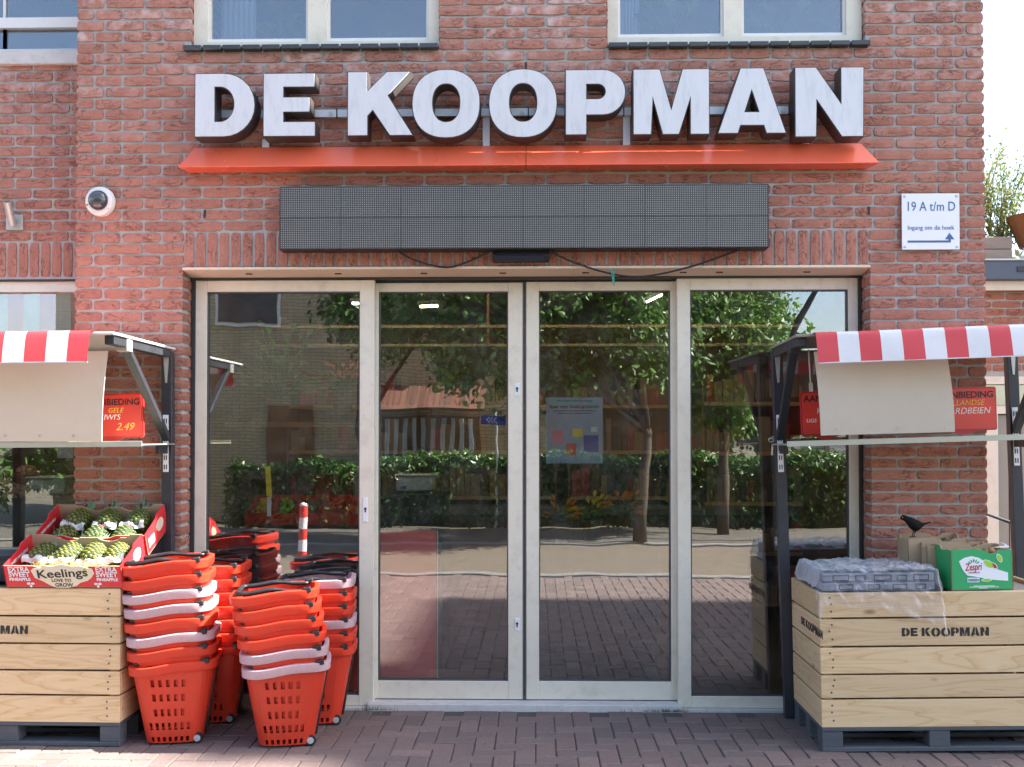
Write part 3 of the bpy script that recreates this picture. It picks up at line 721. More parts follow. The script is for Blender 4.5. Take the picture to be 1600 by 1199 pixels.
#@@STALLS
# ------------------------------------------------------------------ market stalls
def stall(tag, origin, rot, s, awn, sign_specs):
    """posts at the back, a braced roof with a striped awning, a shelf; s=+1 runs right from the origin, s=-1 left"""
    st = thing('market_stall', f'black steel market stall frame with red and white striped awning at the {tag}', 'stall', origin, rot)
    Wd, RZ, FY = 1.29, 1.985, -.70 if s > 0 else -.84
    X = lambda x: s * x
    def bx(name, x0, x1, y0, y1, z0, z1, m, bev=.002): return boxo(name, (min(X(x0), X(x1)), max(X(x0), X(x1)), y0, y1, z0, z1), m, st, bevel=bev)
    for x in (0, Wd - .055):
        p = bx('post', x, x + .055, -.03, .025, 0, RZ, m_blackm)
        b = MB(); xa = X(x + .0275) - .018
        b.box(xa, xa + .03, -.036, -.031, 1.33, 1.64); q = build('slotted_rail', b, m_plate, p, bevel=.001)
        sb_ = MB()
        for k in range(6):
            for dx in (.006, .018): sb_.box(xa + dx, xa + dx + .005, -.0375, -.0355, 1.345 + k * .05, 1.37 + k * .05)
        build('rail_slots', sb_, m_ink, q)
        b = MB(); xm = X(x + .0275)
        b.bar((xm, -.01, 1.50), (xm, FY + .22, RZ - .02), .04, .034); build('brace', b, m_blackm, st, bevel=.002)
        b = MB(); b.loft([[(xm - .016, -.034, RZ - .02), (xm + .016, -.034, RZ - .02), (xm + .005, -.034, RZ - .17), (xm - .005, -.034, RZ - .17)], [(xm - .016, -.0305, RZ - .02), (xm + .016, -.0305, RZ - .02), (xm + .005, -.0305, RZ - .17), (xm - .005, -.0305, RZ - .17)]])
        build('corner_bracket', b, m_galv, st)
        bx('roof_arm', x + .004, x + .05, FY + .03, -.032, RZ - .03, RZ + .012, m_blackm)
        bx('clamp', x + .0, x + .054, FY + .18, FY + .25, RZ - .05, RZ + .016, m_galv if s < 0 else m_blackm)
    bx('roof_panel', -.005, Wd + .02, FY, .03, RZ + .013, RZ + .026, m_white if s < 0 else m_grey_wood)
    # awning: over the roof and down the front, printed in stripes
    a = MB(); prof = [(.035, RZ + .029), (-.3, RZ + .030), (FY - .02, RZ + .031), (FY - .035, RZ + .029), (FY - .045, RZ + .022), (FY - .051, RZ + .012), (FY - .057, RZ - .01), (FY - .066, RZ - .05), (FY - .073, RZ - .085), (FY - .078, RZ - .118)]
    x = awn; k = 0; sw = .0985
    while x < Wd + .03:
        x2 = min(x + sw, Wd + .03); n = 3; cols = []
        for i in range(n + 1):
            xx = x + (x2 - x) * i / n
            cols.append([(X(xx), y + .0025 * math.sin(xx * 13 + z * 9) * (z < RZ), z - .0015 * math.sin(xx * 5)) for y, z in prof])
        a.loft(cols, False, False, False, mi=k % 2); x = x2; k += 1
    bmw = bmesh.new(); bmw.from_mesh(a.mesh('awning', [m_fabr, m_fabw], fix=False)); bmesh.ops.remove_doubles(bmw, verts=bmw.verts, dist=.0004); bmesh.ops.recalc_face_normals(bmw, faces=bmw.faces)
    me = bpy.data.meshes.new('awning'); bmw.to_mesh(me); bmw.free(); me.materials.append(m_fabr); me.materials.append(m_fabw); me.shade_smooth()
    aw = link('awning', me, st)
    hm = MB(); hm.box(min(X(awn), X(Wd + .03)), max(X(awn), X(Wd + .03)), FY - .0795, FY - .0745, RZ - .122, RZ - .117); build('hem', hm, m_fabw, aw)
    shd = -.46 if s > 0 else -.52
    sh_ = MB(); sh_.box(min(X(-.02), X(Wd + .02)), max(X(-.02), X(Wd + .02)), shd, -.032, 1.478, 1.484); sh_.box(min(X(-.02), X(Wd + .02)), max(X(-.02), X(Wd + .02)), shd - .004, shd, 1.472, 1.50)
    build('shelf', sh_, m_olive, st, bevel=.001)
    for x in (.03, Wd - .03): bx('shelf_bracket', x - .012, x + .012, -.16, -.03, 1.43, 1.477, m_blackm)
    return st
stR = stall('right', (1.348, .0, 0), (0, R(-1.75), R(-3)), 1, .078, None)
stL = stall('left', (-1.968, -.045, 0), (0, R(-.5), R(1.0)), -1, .085, None)
build('steel_ring', MB().tube([(-.02 + .014 * math.cos(R(a)), -.02, 1.505 + .010 * math.sin(R(a))) for a in range(0, 360, 30)], .003, 6, True), m_galv, stR, smooth=True)
# beige boards standing on the shelves
def board(pts, y0, y1, loc, label):
    b = MB(); n = 6; rings = []
    for i in range(n + 1):
        t = i / n; bow = .02 * math.sin(t * math.pi)
        (xa, za), (xb, zb) = [tuple(p + (q - p) * t for p, q in zip(pts[j], pts[3 - j])) for j in (0, 1)]
        y = y0 + (y1 - y0) * t - bow
        rings.append([(xa, y, za), (xb, y, zb), (xb, y + .006, zb), (xa, y + .006, za)])
    b.loft(rings); o = build('display_board', b, m_beige, smooth=R(30), label=label, cat='board')
    return o
bd = board([(1.415, 1.527), (2.072, 1.545), (2.0, 1.905), (1.357, 1.935)], -.505, -.60, None, 'plain beige board standing on the shelf of the right stall')
bl = board([(-2.98, 1.497), (-2.146, 1.497), (-2.062, 1.935), (-2.98, 1.93)], -.585, -.72, None, 'plain beige board standing on the shelf of the left stall')
for o, xs, z in ((bd, (1.49, 1.79, 2.02), 1.56), (bl, (-2.62, -2.45, -2.28), 1.525)):
    for x in xs: build('screw', MB().lathe([(.005, -.002), (.005, .002)], 8, 'y', (x, -.527 if o is bd else -.604, z)), m_galv, o)
def price_sign(w, h, loc, rot, label, lines, rod):
    t = thing('price_sign', label, 'sign', loc, rot)
    r = .012; rr = lambda a, b: [p for (cx, cy, t0) in ((a - r, b - r, 0), (-a + r, b - r, 90), (-a + r, -b + r, 180), (a - r, -b + r, 270)) for p in arc(cx, cy, r, r, t0, t0 + 90, 4)]
    link('rim', outline_mesh([rr(w / 2, h / 2)], .018, m_signrim), t, (0, 0, h / 2), (R(90), 0, 0))
    link('face', outline_mesh([rr(w / 2 - .008, h / 2 - .008)], .004, m_sign), t, (0, -.0105, h / 2), (R(90), 0, 0))
    for s_, sz, x, z, m, sh_, bo in lines:
        text('lettering', s_, sz, m, t, (x, -.0131, z), shear=sh_, bold=bo, align='RIGHT' if x > 0 else 'LEFT' if x < 0 else 'CENTER')
    build('foot', MB().loft([[(-.07, -.006, 0), (.07, -.006, 0), (.07, .006, 0), (-.07, .006, 0)], [(-.02, -.006, -.02), (.02, -.006, -.02), (.02, .006, -.02), (-.02, .006, -.02)]]), m_signrim, t)
    if rod: build('hanging_rod', MB().tube([(rod, 0, h), (rod - .005, 0, h + .22)], .004, 6).box(rod - .009, rod + .009, -.006, .006, h - .005, h + .045), m_white, t)
    return t
price_sign(.33, .23, (-2.21, -.30, 1.515), (0, R(-1), 0), 'orange-red AANBIEDING price sign with 2.49 chalked on it, left stall', [('AANBIEDING', .046, .150, .172, m_ink, 0, .0009), ('GELE', .036, .06, .132, m_chalky, .3, 0), ('KIWI\'S', .040, .045, .095, m_chalk, .2, 0), ('2.49', .055, .115, .04, m_chalky, .35, 0)], 0)
price_sign(.26, .23, (1.513, -.25, 1.528), (0, R(-2), R(2)), 'red price sign half hidden left of the right stall\'s beige board', [('AANBIEDING', .046, -.115, .178, m_ink, 0, .0009), ('K', .042, -.05, .115, m_chalk, .1, 0), ('UGS', .028, -.105, .07, m_chalk, .1, 0)], -.07)
price_sign(.34, .225, (2.219, -.25, 1.552), (0, R(-1.6), 0), 'red price sign reading AARDBEIEN right of the right stall\'s beige board', [('AANBIEDING', .047, .155, .170, m_ink, 0, .0009), ('HOLLANDSE', .040, .105, .132, m_chalky, .2, 0), ('AARDBEIEN', .046, .135, .088, m_chalk, .2, 0)], 0)
#@@CRATES
# ------------------------------------------------------------------ wooden produce crates on pallets
def stencil(body, height, m):
    """block capitals with stencil bridges"""
    out = MB(); x = 0; sc = height / 333
    bm = bmesh.new()
    for ch in body:
        if ch == ' ': x += height * .38; continue
        me = outline_mesh(glyph(ch, sc), .0008, m); w = max(v.co.x for v in me.vertices)
        b2 = bmesh.new(); b2.from_mesh(me)
        cut = {'D': .5, 'O': .5, 'P': .55, 'A': .52, 'K': .37, 'M': .5, 'N': .5, 'E': None}[ch]
        if cut:
            for d in (-.045, .045):
                c = w * cut + d * height
                bmesh.ops.bisect_plane(b2, geom=b2.verts[:] + b2.edges[:] + b2.faces[:], plane_co=(c, 0, 0), plane_no=(1, 0, 0))
            bmesh.ops.delete(b2, geom=[f for f in b2.faces if abs(f.calc_center_median().x - w * cut) < .045 * height], context='FACES')
        bmesh.ops.translate(b2, verts=b2.verts, vec=(x, 0, 0)); b2.to_mesh(me); b2.free(); bm.from_mesh(me)
        x += w + height * .10
    me = bpy.data.meshes.new('stencil'); bm.to_mesh(me); bm.free(); me.materials.append(m)
    for v in me.vertices: v.co.x -= x / 2
    return me
def crate(label, origin, rot, s, w, d, stx, sty):
    """s=+1: the origin is the front left bottom corner; s=-1: the front right one"""
    c = thing('wooden_crate', label, 'crate', origin, rot)
    nb = 5; z0 = .118; bh = .1245 if s < 0 else .1200; gap = .009; hb = []
    heights = [.128, .112, .122, .126, .132] if s < 0 else [.132, .108, .124, .128, .118]
    z = z0
    for i, h in enumerate(heights):
        t = .019
        for side in ('front', 'back', 'end', 'end'):
            pass
        j = lambda: rnd.uniform(-.002, .002)
        L = w; b = MB().box(-L / 2, L / 2, -t / 2, t / 2, 0, h); me = b.mesh('board', m_pine, bevel=.002)
        fb = link('board', me, c, (s * w / 2, t / 2 + j() * .4, z), (0, j() * .6, 0))
        link('board', me, c, (s * w / 2, d - t / 2, z))
        b = MB().box(-(d - 2 * t) / 2 + .001, (d - 2 * t) / 2 - .001, -t / 2, t / 2, 0, h); me2 = b.mesh('board', m_pine, bevel=.002)
        sb_ = link('board', me2, c, (s * t / 2, d / 2, z), (j() * .3, 0, R(90 if s < 0 else -90)))
        link('board', me2, c, (s * (w - t / 2), d / 2, z), (0, 0, R(90)))
        for zz in (.25, .55, .8):
            for k, xx in enumerate((w / 2 - .055,)):
                build('nail', MB().lathe([(.005, -t / 2 - .0008), (.005, -t / 2)], 8, 'y', (-s * xx + rnd.uniform(-.01, .01), 0, h * zz)), m_pallet, fb)
        if i == 3:
            link('stencil_lettering', stencil('DE KOOPMAN', .041, m_sten), fb, (stx, -t / 2 - .0008, h / 2 + .020), (R(90), 0, 0))
            if sty is not None: link('stencil_lettering', stencil('DE KOOPMAN', .041, m_sten), sb_, (sty, -t / 2 - .0008, h / 2 + .020), (R(90), 0, 0))
        z += h + gap
    top = z - gap
    for x in (.02, w - .06):
        for y in (.02, d - .06):
            boxo('corner_post', (min(s * x, s * (x + .04)), max(s * x, s * (x + .04)), y, y + .04, z0, top - .005), m_pine, c)
    boxo('inner_deck', (min(s * .021, s * (w - .021)), max(s * .021, s * (w - .021)), .021, d - .021, top - .035, top - .02), m_grey_wood, c)
    pal = boxo('pallet', (min(0, s * w), max(0, s * w), .0, d, .1, .117), m_pallet, c, bevel=.002)
    for y in (.0, d / 2 - .05, d - .1):
        boxo('runner', (min(s * .0, s * w), max(s * .0, s * w), y + .002, y + .095, 0.0, .022), m_pallet, pal, bevel=.003)
        for x in (0, w / 2 - .07, w - .1): boxo('pallet_block', (min(s * (x + .001), s * (x + .10)), max(s * (x + .001), s * (x + .10)), y + .004, y + .093, .022, .1), m_pallet, pal, bevel=.003)
    return c, top
cL, topL = crate('pine crate on a grey pallet at the left, pineapple cartons on it', (-2.040, -.602, 0), (0, 0, R(-.6)), -1, 1.16, .56, -.085, None)
cR, topR = crate('pine crate on a grey pallet at the right, lettered DE KOOPMAN on two sides', (1.384, -.612, 0), (0, R(-1.0), R(-.6)), 1, 1.16, .56, .02, .13)

# ------------------------------------------------------------------ pineapple cartons
def prism(b, pts, axis, a0, a1, mo=0, mi=1, me=1):
    """outline pts (u,v) made into a thin panel between a0 and a1 along axis x or y; outer face at a0"""
    P = lambda u, v, a: (a, u, v) if axis == 'x' else (u, a, v)
    n = len(pts); b.quad([P(u, v, a0) for u, v in pts], mo); b.quad([P(u, v, a1) for u, v in reversed(pts)], mi)
    for i in range(n):
        (u, v), (u2, v2) = pts[i], pts[(i + 1) % n]; b.quad([P(u2, v2, a0), P(u, v, a0), P(u, v, a1), P(u2, v2, a1)], me)
def bite(x0, x1, z, dep, n=8):
    """a scooped edge from x0 to x1"""
    return [(x0 + (x1 - x0) * i / n, z - dep * math.sin(math.pi * i / n) ** .6) for i in range(n + 1)]
CW, CD, CH = .585, .30, .118
def carton(loc, tilt, label, front_print):
    c = thing('fruit_carton', label, 'carton', loc, (tilt, 0, R(-.5)))
    t = .006
    b = MB(); b.box(0, CW, 0, CD, 0, t, 1); build('base', b, [m_redcard, m_card], c)
    b = MB(); top = [(CW, CH)] + bite(CW * .74, CW * .26, CH, .022)[::1] + [(0, CH)]
    prism(b, [(0, 0), (CW, 0)] + top, 'y', 0, t); build('front_panel', b, [m_redcard, m_card], c)
    b = MB(); bk = [(CW, CH + .03), (CW - .06, CH + .03), (CW - .085, CH + .012)] + bite(CW * .80, CW * .60, CH + .012, .02) + bite(CW * .44, CW * .26, CH + .012, .02) + [(.09, CH + .028), (0, CH + .03)]
    prism(b, [(0, 0), (CW, 0)] + bk, 'y', CD, CD - t, 0, 1); build('back_panel', b, [m_redcard, m_card], c)
    for x, a in ((0, t), (CW, CW - t)):
        b = MB(); prism(b, [(0, 0), (CD, 0), (CD, CH + .03), (CD * .62, CH + .03), (CD * .55, CH + .012), (0, CH)], 'x', x, a)
        sp = build('side_panel', b, [m_redcard, m_redcard], c)
        if x:
            text('lettering', 'EXTRA\nSWEET', .028, m_plate, sp, (CW + .0012, .07, .06), (R(90), 0, R(90)), bold=.0006)
            link('side_label', outline_mesh([ell(0, 0, .05, .033, 14)], .001, m_cream_l), sp, (CW + .001, .2, .08), (R(90), 0, R(90)))
        else: text('lettering', 'SWEET PINEAPPLE', .022, m_plate, sp, (t + .0012, .15, .085), (R(90), 0, R(90)), bold=.0004)
    b = MB(); b.quad([(0, -.0, CH), (.0, CD * .55, CH), (.012, CD * .55, CH), (.012, 0, CH)]); 
    if front_print:
        f = c
        lab = [(-.155, .035), (-.14, .047), (-.10, .05), (-.09, .062), (-.05, .058), (0, .07), (.05, .06), (.09, .062), (.12, .052), (.15, .045), (.158, .02), (.14, -.005), (.12, -.02), (.085, -.03), (.06, -.048), (.02, -.0585), (-.04, -.0585), (-.07, -.045), (-.1, -.025), (-.14, -.005)]
        lb = link('brand_label', outline_mesh([lab], .003, m_cream_l), f, (CW * .5, -.0025, .06), (R(90), 0, 0))
        text('lettering', 'Keelings', .062, m_ink, lb, (0, .0, .0022), (0, 0, R(3)), width=.25, bold=.0008)
        text('lettering', 'LOVE TO', .024, m_ink, lb, (-.01, -.026, .0022), (0, 0, 0), bold=.0003); text('lettering', 'GROW', .028, m_ink, lb, (.0, -.052, .0022), (0, 0, 0), bold=.0004)
        link('leaf_print', outline_mesh([ell(0, 0, .012, .005, 12)], .001, m_lime), lb, (.115, .043, .002), (0, 0, R(35)))
        for x in (.075, CW - .075):
            for s_, sz, z in (('EXTRA', .036, .088), ('SWEET', .036, .060), ('PINEAPPLE', .022, .038)):
                text('lettering', s_, sz, m_plate, f, (x, -.0012, z), width=.105, bold=.0007)
        for x in (.125, CW - .125):
            link('flower_print', outline_mesh([ell(-.01, .004, .009, .006, 10), ell(.01, .004, .009, .006, 10), ell(0, -.01, .006, .008, 10)], .001, m_plate), f, (x, -.0012, .018), (R(90), 0, 0))
    return c
c1 = carton((-2.608, -.600, topL + .004), R(20), 'front red carton of pineapples, cream brand label on its front', True)
c2 = carton((-2.596, -.312, topL + .128), R(23), 'rear red carton of pineapples, higher and against the brick wall', False)
rs = MB(); rs.loft([[(-2.60, -.58, topL), (-2.03, -.58, topL), (-2.03, -.06, topL), (-2.60, -.06, topL)], [(-2.60, -.575, topL + .002), (-2.03, -.575, topL + .002), (-2.03, -.05, topL + .195), (-2.60, -.05, topL + .195)]])
build('display_riser', rs, m_black, label='black sloping riser under the pineapple cartons', cat='riser')
dk = thing('plastic_bin', 'dark grey plastic bin left of the pineapple cartons', 'bin', (-2.93, -.30, topL))
boxo('body', (-.22, .24, -.1, .22, 0, .135), m_blackm, dk, bevel=.008); boxo('rim', (-.23, .25, -.11, .23, .115, .13), m_black, dk, bevel=.004)

def pineapple_meshes(i):
    r = random.Random(i); body = MB(); eyes = MB(); Ln, Rd = .085, .056
    rings = []
    for k in range(11):
        t = -1 + 2 * k / 10; rr = Rd * max(.05, (1 - abs(t) ** 3.2)) ** .5
        rings.append([(rr * math.cos(2 * math.pi * q / 16), rr * math.sin(2 * math.pi * q / 16), t * Ln) for q in range(16)])
    body.loft(rings)
    nu, nv = 11, 10
    for v in range(nv):
        t = -.9 + 1.8 * (v + .5) / nv; rr = Rd * (1 - abs(t) ** 3.2) ** .5; dz = Ln * .92 / nv
        for u in range(nu):
            a = 2 * math.pi * (u + .5 * (v % 2)) / nu; da = math.pi / nu * .86
            def P(aa, zz, e): 
                tt = max(-.98, min(.98, zz / Ln)); q = Rd * (1 - abs(tt) ** 3.2) ** .5 + e
                return (q * math.cos(aa), q * math.sin(aa), zz)
            z = t * Ln; c = P(a, z, .0065)
            ring = [P(a - da, z, .001), P(a - da * .4, z - dz * .8, .002), P(a + da * .4, z - dz * .8, .002), P(a + da, z, .001), P(a + da * .4, z + dz * .8, .002), P(a - da * .4, z + dz * .8, .002)]
            n = len(eyes.v); eyes.v += [c] + ring
            for q in range(6): eyes.f.append((n, n + 1 + q, n + 1 + (q + 1) % 6)); eyes.m.append(0)
    crown = MB()
    for k in range(16):
        a = r.uniform(0, 6.28); tl = r.uniform(.1, .55); L = r.uniform(.06, .13); d = Vector((math.cos(a), math.sin(a), 0)); sd_ = Vector((-d.y, d.x, 0)) * .007
        p0 = Vector((0, 0, Ln * .93)) + d * .012; p1 = p0 + d * L * tl * .5 + Vector((0, 0, L * .6)); p2 = p0 + d * L * tl * 1.3 + Vector((0, 0, L))
        crown.quad([p0 - sd_, p0 + sd_, p1 + sd_ * .8, p1 - sd_ * .8]); crown.quad([p1 - sd_ * .8, p1 + sd_ * .8, p2])
    return body.mesh('skin', m_fruit, smooth=True), eyes.mesh('eyes', m_eye), crown.mesh('leaf_crown', m_blade, fix=False)
PM = [pineapple_meshes(i) for i in range(3)]
def wrap_mesh(seed):
    r = random.Random(seed); b = MB(); rows = []
    n = 9; ph = r.uniform(0, 6)
    for j in range(4):
        rows.append([((i / (n - 1) - .5) * .15, -.02 + j * .02 + .006 * math.sin(i * 1.7 + ph), .010 * math.sin(i * 1.3 + j * 1.1 + ph) + r.uniform(-.004, .004) - abs(j - 1.5) * .008) for i in range(n)])
    b.loft(rows, False, False, False); return b.mesh('paper_wrap', m_paper, smooth=False)
WM = [wrap_mesh(i) for i in range(4)]
def place_pineapple(car, x, y, z, lab, wrapped, rx=70, rz=0):
    p = thing('pineapple', lab, 'pineapple', (0, 0, 0), (0, 0, 0), 'pineapples in the red cartons')
    M_ = Matrix.Translation(car.location) @ car.rotation_euler.to_matrix().to_4x4()
    p.location = M_ @ Vector((x, y, z)); p.rotation_euler = (R(rx), R(rnd.uniform(-14, 14)), R(rz))
    i = rnd.randrange(3); bd_, ey, cr_ = PM[i]
    sk = link('skin', bd_, p); link('eyes', ey, sk, kind='stuff'); link('leaf_crown', cr_, p, kind='stuff')
    if wrapped:
        Mp = Matrix.Translation(p.location) @ p.rotation_euler.to_matrix().to_4x4()
        ML = Mp.inverted() @ M_ @ Matrix.Translation((x + rnd.uniform(-.012, .012), y - .088, z + .012 + rnd.uniform(-.006, .01))) @ Matrix.Rotation(R(48), 4, 'X') @ Matrix.Rotation(R(rnd.uniform(-12, 12)), 4, 'Z')
        w = link('paper_wrap', WM[rnd.randrange(4)], p, ML.to_translation(), ML.to_euler()); w.scale = (.86, .66, .7)
        for dx in (-.02, .0): link('tag_print', outline_mesh([ell(0, 0, .008, .011, 10), ell(0, 0, .005, .008, 10)], .0008, m_pinkink), w, (dx, -.002, .013))
        link('tag_print', outline_mesh([ell(0, 0, .006, .006, 10), ell(.002, 0, .003, .004, 8)], .0008, m_blue), w, (.052, .0, .013))
names = ['first', 'second', 'third', 'fourth']
for k, x in enumerate((.10, .235, .365, .485)): place_pineapple(c1, x, .195, .075, f'{names[k]} pineapple from the left in the front carton', True, -68, rnd.uniform(-15, 15))
for k, x in enumerate((.135, .30, .465)): place_pineapple(c2, x, .225, .085, f'{names[k]} pineapple from the left in the upper row of the rear carton', True, -72, rnd.uniform(-12, 12))
for k, x in enumerate((.11, .275, .43)): place_pineapple(c2, x, .085, .055, f'{names[k]} pineapple from the left in the lower row of the rear carton', False, -64, rnd.uniform(-20, 20))
st_ = MB(); r = random.Random(5); Mc = Matrix.Translation(c1.location) @ c1.rotation_euler.to_matrix().to_4x4()
for k in range(1500):
    cl = r.choice((.13, .29, .30, .43, .22, .36)); x = min(max(r.gauss(cl, .055), .02), CW - .02); y = r.uniform(.012, .10); h = .045 + .045 * math.exp(-((x - cl) / .06) ** 2) * r.random() + r.uniform(0, .02)
    p = Mc @ Vector((x, y, h)); d = Vector((r.uniform(-1, 1), r.uniform(-1, 1), r.uniform(-.6, .8))).normalized() * .02; sd_ = d.cross(Vector((r.random(), r.random(), r.random()))).normalized() * .0016
    m_ = p + Vector((0, 0, .005)); st_.quad([p - d - sd_, p - d + sd_, m_ + sd_, m_ - sd_]); st_.quad([m_ - sd_, m_ + sd_, p + d + sd_, p + d - sd_])
build('wood_wool', st_, m_straw, label='pale yellow shredded packing along the front of the pineapple carton', cat='packing', kind='stuff')
#@@BASKETS
# ------------------------------------------------------------------ stacks of rolling baskets
def sup(a, b, n=56, p=4.2):
    r = min(a, b) * .42; pts = []
    for cx, cy, t0 in ((a - r, b - r, 0), (-a + r, b - r, 90), (-a + r, -b + r, 180), (a - r, -b + r, 270)):
        pts += [(cx + r * math.cos(R(t0 + 3 * k)), cy + r * math.sin(R(t0 + 3 * k))) for k in range(31)]
    L = [0]
    for i in range(len(pts)): q, w = pts[i], pts[(i + 1) % len(pts)]; L.append(L[-1] + math.hypot(q[0] - w[0], q[1] - w[1]))
    out = []; j = 0; m = len(pts)
    for i in range(n):
        s_ = L[-1] * (i + .25) / n
        while L[j + 1] < s_: j += 1
        f = (s_ - L[j]) / max(1e-9, L[j + 1] - L[j]); q, w = pts[j], pts[(j + 1) % m]
        x, y = q[0] + (w[0] - q[0]) * f, q[1] + (w[1] - q[1]) * f
        out.append((x * (1 + .05 * (1 - (y / b) ** 2)), y * (1 + .10 * (1 - (x / a) ** 2))))
    return out
BA, BB, TA, TB, RZ_ = .125, .105, .192, .150, .385
def wave(x):      # the rim climbs from the pull end on the left to the wheel end on the right
    t = min(max((x + .15) / .22, 0), 1); t = t * t * (3 - 2 * t); return -.014 + .026 * t
zs = [.012, .018, .042, .077, .113, .147, .183, .222, .258, .294, .330, .372]
slot_rows = {1, 3, 5, 7, 9}
def body_mesh(slots):
    NP = 64; rings = []
    for z in zs:
        t = z / .38; rings.append([(x, y, z) for x, y in sup(BA + (TA - BA) * t, BB + (TB - BB) * t, NP)])
    rings[-1] = [(x, y, z + wave(x) * .8) for x, y, z in rings[-1]]
    b = MB()
    def skip(j, i):
        if not slots or j not in slot_rows: return False
        x, y = rings[j][i][0], rings[j][i][1]
        on_long = -BA * .80 - .002 * j < x < BA * .55 + .001 * j and i % 2 == 0
        on_end = abs(y) < BB * .6 and x > 0 and i % 2 == 0 and abs(y) > .03
        return on_long or on_end
    b.loft(rings, True, True, False, skip=skip)
    me = b.mesh('body', m_red)
    o = bpy.data.objects.new('tmp', me); COL.objects.link(o); md = o.modifiers.new('s', 'SOLIDIFY'); md.thickness = .0035; md.offset = -1
    dg = bpy.context.evaluated_depsgraph_get(); dg.update(); m2 = bpy.data.meshes.new_from_object(o.evaluated_get(dg)); bpy.data.objects.remove(o)
    return m2
def rim_mesh(m):
    b = MB(); NP = 56; rings = []
    prof = [(-.004, -.021), (.011, -.023), (.0135, -.020), (.0155, .018), (.012, .021), (-.006, .021)]
    loops = []
    for off, dz in prof:
        loops.append([(x, y, RZ_ + dz + wave(x)) for x, y in sup(TA + off, TB + off, NP)])
    loops.append(loops[0]); b.loft(loops, True, False, False)
    return b.mesh('rim', m, smooth=R(40))
def hz_(x):
    t = min(max((.10 - x) / .14, 0), 1); return .014 + .020 * t * t * (3 - 2 * t)
def handle_mesh():
    b = MB(); P = []
    for x in [TA - .035 - i * .02 for i in range(0, 17)]: P.append((x, -TB + .020, RZ_ + hz_(x) + wave(x)))
    xe = P[-1][0] - .012
    for y in [-TB + .035 + i * .045 for i in range(6)]: P.append((xe, y, RZ_ + .034 + wave(xe)))
    P += [(x, -y, z) for x, y, z in reversed(P[:17])]
    b.tube(P, [.009] * 8 + [.0125] * (len(P) - 16) + [.009] * 8, 8); return b.mesh('carry_handle', m_black, smooth=True)
def clip_mesh():
    b = MB(); x = TA - .03; z = RZ_ + wave(x)
    b.loft([[(x - .026, -TB - .019, z + .004), (x + .022, -TB - .016, z + .012), (x + .022, -TB + .02, z + .012), (x - .026, -TB + .02, z + .004)],
            [(x - .02, -TB - .019, z + .030), (x + .016, -TB - .016, z + .036), (x + .016, -TB + .02, z + .036), (x - .02, -TB + .02, z + .030)]])
    return b.mesh('handle_clip', m_black, bevel=.004)
bodyS, bodyP = body_mesh(True), body_mesh(False); rimR, rimP, hnd, clp = rim_mesh(m_red), rim_mesh(m_pink), handle_mesh(), clip_mesh()
pull = MB(); pull.loft([[(BA + .012, -.016, .03), (BA + .012, .016, .03), (BA + .024, .016, .03), (BA + .024, -.016, .03)], [(TA + .003, -.016, .37), (TA + .003, .016, .37), (TA + .013, .016, .37), (TA + .013, -.016, .37)]]); pullm = pull.mesh('pull_handle', m_black, bevel=.003)
whm = MB().lathe([(.011, -.010), (.024, -.010), (.027, -.006), (.027, .006), (.024, .010), (.011, .010)], 24, 'y').mesh('wheel', m_black, smooth=R(40))
hbm = MB().lathe([(.016, -.0115), (.0165, -.009), (.0165, .009), (.016, .0115)], 18, 'y').lathe([(.005, -.014), (.005, .014)], 10, 'y').mesh('hub', mat('wheel_hub', (.45, .46, .48), .4), smooth=R(40))
order = ['bottom', 'second from bottom', 'third from bottom', 'fourth from bottom', 'fifth from bottom', 'sixth from bottom', 'seventh from bottom', 'top']
def stack(x, y, rz, cols, lean, where, pitch=.0705):
    n = len(cols)
    for k in range(n):                      # from the ground up
        pink = cols[n - 1 - k] == 'w'
        pos = 'top' if k == n - 1 else order[k]
        t = thing('rolling_basket', f"{'pink-rimmed red basket' if pink else 'all-red basket'}, {pos} of the {where}", 'basket', (x + lean[0] * k + rnd.uniform(-.002, .002), y + lean[1] * k, pitch * k), (lean[2] * k * .3, -lean[3] * k, R(rz + rnd.uniform(-1, 1))), 'stacked rolling baskets')
        link('body', bodyS if k < 2 else bodyP, t); link('rim', rimP if pink else rimR, t); link('carry_handle', hnd, t)
        for s_ in (1, -1):
            o = link('handle_clip', clp, t); o.scale = (1, s_, 1)
        if k == 0:
            link('pull_handle', pullm, t)
            for yy in (-.098, .098):
                w = link('wheel', whm, t, (BA - .008, yy, .027)); link('hub', hbm, w)
stack(-1.812, -.452, 9, 'rrwwrwrr', (-.0055, .0, 0, .002), 'eight-high stack beside the left crate')
stack(-1.748, -.092, 5, 'rrrrrrr', (-.0030, 0, 0, .001), 'stack half hidden behind the two front stacks')
stack(-1.243, -.486, 11, 'rrrrww', (-.0105, .0, 0, .003), 'leaning six-high stack nearest the doors')
stack(-1.178, -.105, 6, 'wrrwrr', (-.0015, 0, 0, 0), 'stack against the left glass panel')
